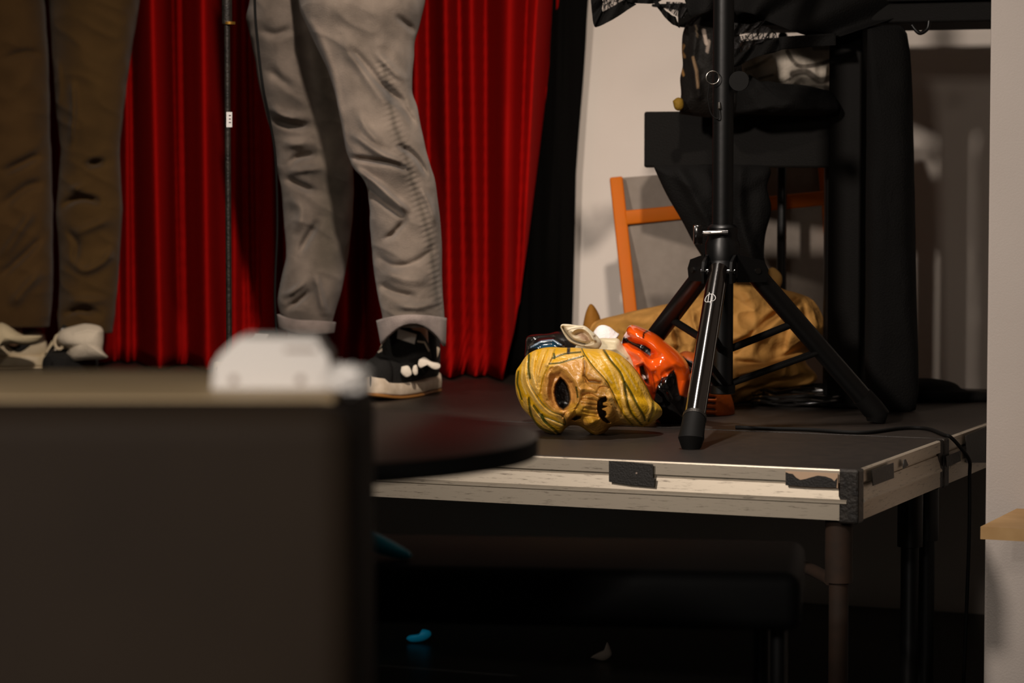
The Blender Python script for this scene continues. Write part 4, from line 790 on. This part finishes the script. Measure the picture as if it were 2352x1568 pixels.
# white box
bD = 2.44; wm = bD / FPX; bl = W(488, 893, bD)
X0 = W(488, 893, bD).x; X1 = W(755, 893, bD).x
def bp(px, py): q_ = W(px, py, bD); return Vector((q_.x, bD, q_.z))
prof = [bp(486, 893), bp(491, 838), bp(505, 815), bp(540, 782), bp(552, 776), bp(724, 779), bp(732, 786), bp(743, 806), bp(753, 815), bp(756, 830), bp(753, 893)]
for v in prof: v.z = max(v.z, z2 + .0005)
prof[0].z = prof[-1].z = z2 + .0005
mb = MB(); mb.prism(prof, Vector((0, .07, 0))); wbx = mb.build('dispenser_box', M['white']); tag(wbx, 'blurred white plastic box with cut corners standing on the counter', 'box')
MB().box(bp(690, 803) + Vector((0, -.0006, 0)), (.027, .001, .0028), 0).build('printed_line', M['greyink'], wbx)
for px_ in (537, 690): MB().tube([bp(px_, 872) + Vector((0, -.001, 0)), bp(px_, 872) + Vector((0, .002, 0))], .0035, 16).build('dimple', M['greyink'], wbx)
# crumpled napkin
nb_ = W(822, 890, 2.3); 
mb = MB(); r_ = bmesh.ops.create_icosphere(mb.bm, subdivisions=4, radius=1)
na = np.array([v.co[:] for v in mb.bm.verts]); nn_ = vnoise(na, 2.2, 3) + .6 * vnoise(na, 5, 4)
xn = xr - .012; 
for v, k in zip(mb.bm.verts, nn_): v.co = Vector((v.co.x * .019, v.co.y * .02, v.co.z * .013)) * (1 + .55 * float(k)) + Vector((xn + .002, 2.375, z2 + .0135))
tag(mb.build('paper_napkin', M['white'], None, True), 'small crumpled pale napkin at the right end of the beige counter', 'napkin')

# ------------------------------------------------------------------ low bench and scraps below the stage, wooden bench at right
bn = empty('low_bench', W(1200, 1500, 3.9) * 1, 'black low bench in the dark in front of the stage', 'bench'); bn.location.z = 0
zs = .50
M['dim'] = mat('dim_black_vinyl', (3, 3, 3), .7, spec=.15)
MB().box((.03, 3.95, zs - .04), (.75, .34, .08), RZ * .3, bev=.02, seg=4).build('seat', M['dim'], bn, True)
for sx in (-.33, .33):
    for sy in (-.13, .13): MB().tube([Vector((.03 + sx, 3.95 + sy, 0)), Vector((.03 + sx, 3.95 + sy, zs - .08))], .012, 12).build('leg', M['blackmetal'], bn, True)
inflate_c = onz(870, 1270, zs + .01)
o = inflate('cyan_reflection', [(815, 1258), (840, 1240), (890, 1262), (945, 1296), (930, 1310), (880, 1300), (835, 1280)], 3.86, .02, M['cyan'], nphi=60, nf=16, nb=8, base=(10, 150, 180), zmin=-1); tag(o, 'dim turquoise shape standing in for a cyan reflection on the left end of the low black bench', 'cloth')  # cyan light reflection built as a solid coloured shape
o.location.z += (zs + .001) - o.location.z
fz = onz(963, 1476, 0)
o = inflate('turquoise_fleck', [(932, 1474), (940, 1466), (962, 1462), (970, 1452), (988, 1456), (990, 1468), (972, 1480), (945, 1482)], fz.y, .012, M['cyan'], nphi=50, nf=14, nb=8, base=(10, 180, 215), zmin=-1); tag(o, 'bright turquoise wrapper on the dark floor below the stage', 'fleck')  # small solid turquoise piece, brightened by an added cyan spot
o.location.z = .001
fz = onz(1385, 1518, 0)
o = inflate('paper_scrap', [(1355, 1520), (1375, 1508), (1390, 1500), (1394, 1484), (1402, 1500), (1404, 1516), (1385, 1528)], fz.y, .01, M['greycanvas'], nphi=50, nf=14, nb=8, zmin=-1); tag(o, 'small pale torn scrap on the floor under the stage edge', 'paper'); o.location.z = .001
# wooden bench corner beside the pillar
hb = CAM.z - .0
wz = .405; k0 = onz(2252, 1209, wz); 
wbch = empty('wooden_bench', Vector((k0.x + .4, k0.y, 0)), 'pale wooden bench end standing against the white wall at right', 'bench')
th_ = .022; ed = E1; bk = E2
dpt = .50 - (k0 - CORNER).dot(E2)
mb = MB(); A_ = k0; B_ = k0 + ed * .9; C_ = B_ + bk * dpt; D_ = k0 + bk * dpt; mb.prism([A_, B_, C_, D_], Vector((0, 0, -th_)))
mb.build('seat', M['bench'], wbch)
for q_ in (.5, .85): 
    P0 = k0 + ed * q_ + bk * .05; MB().box((P0.x, P0.y, (wz - th_) / 2), (.04, .04, wz - th_), 0, bev=.003).build('leg', M['bench'], wbch)

# ------------------------------------------------------------------ light, world, camera
def area(name, loc, tgt, size, power, col, spread=180):
    l = bpy.data.lights.new(name, 'AREA'); l.energy = power; l.size = size; l.color = col; l.spread = math.radians(spread); o = bpy.data.objects.new(name, l); COL.objects.link(o)
    o.location = loc; o.rotation_euler = (Vector(tgt) - Vector(loc)).to_track_quat('-Z', 'Y').to_euler(); return o
def spot(name, loc, tgt, r, power, col, ang, blend):
    l = bpy.data.lights.new(name, 'SPOT'); l.energy = power; l.shadow_soft_size = r; l.color = col; l.spot_size = math.radians(ang); l.spot_blend = blend; o = bpy.data.objects.new(name, l); COL.objects.link(o)
    o.location = loc; o.rotation_euler = (Vector(tgt) - Vector(loc)).to_track_quat('-Z', 'Y').to_euler(); return o
spot('key_spot', (-1.9, 1.6, 2.7), (.75, 6.0, .85), .16, 620, (1, .88, .78), 32, 1.0)
spot('ceiling_lamp', (.12, 5.45, 3.3), (.2, 5.3, .5), .06, 215, (1, .88, .78), 34, .8)
spot('side_lamp', (.2, 2.2, 3.3), (-.45, 6.7, .95), .08, 640, (1, .86, .74), 30, 1.0)
area('front_lamp', (-.7, -.6, 2.3), (.1, 4.6, .7), .35, 20, (1, .87, .76))
spot('counter_fill', (-1.0, .1, 1.75), (-.45, 2.25, .84), .06, 140, (1, .92, .84), 26, .9)  # added spot that brightens only the white box and counter
spot('cyan_fill', (-.5, 5.25, .42), (-.2, 6.15, 0), .02, 3, (.03, .75, 1), 22, .7)  # added cyan spot that brightens the turquoise piece on the floor
spot('cyan_fill', (-.9, 3.2, .9), (-.3, 3.9, .5), .02, .5, (.03, .75, 1), 30, .7)  # second added cyan spot, for the reflection shape on the bench
w = bpy.data.worlds.new('w'); scene.world = w; w.use_nodes = True; w.node_tree.nodes['Background'].inputs[0].default_value = (.9, .78, .62, 1); w.node_tree.nodes['Background'].inputs[1].default_value = .03
cd = bpy.data.cameras.new('camera'); co = bpy.data.objects.new('camera', cd); COL.objects.link(co); co.location = CAM; co.rotation_euler = (math.pi / 2 - PITCH, 0, 0)
cd.sensor_width = 36; cd.lens = FPX / 2352 * 36; cd.dof.use_dof = True; cd.dof.focus_distance = 5.3; cd.dof.aperture_fstop = 4.2; cd.clip_start = .05
scene.camera = co
scene.view_settings.view_transform = 'Standard'; scene.view_settings.look = 'None'; scene.view_settings.gamma = 1; scene.view_settings.exposure = 0
scene.view_settings.use_curve_mapping = False
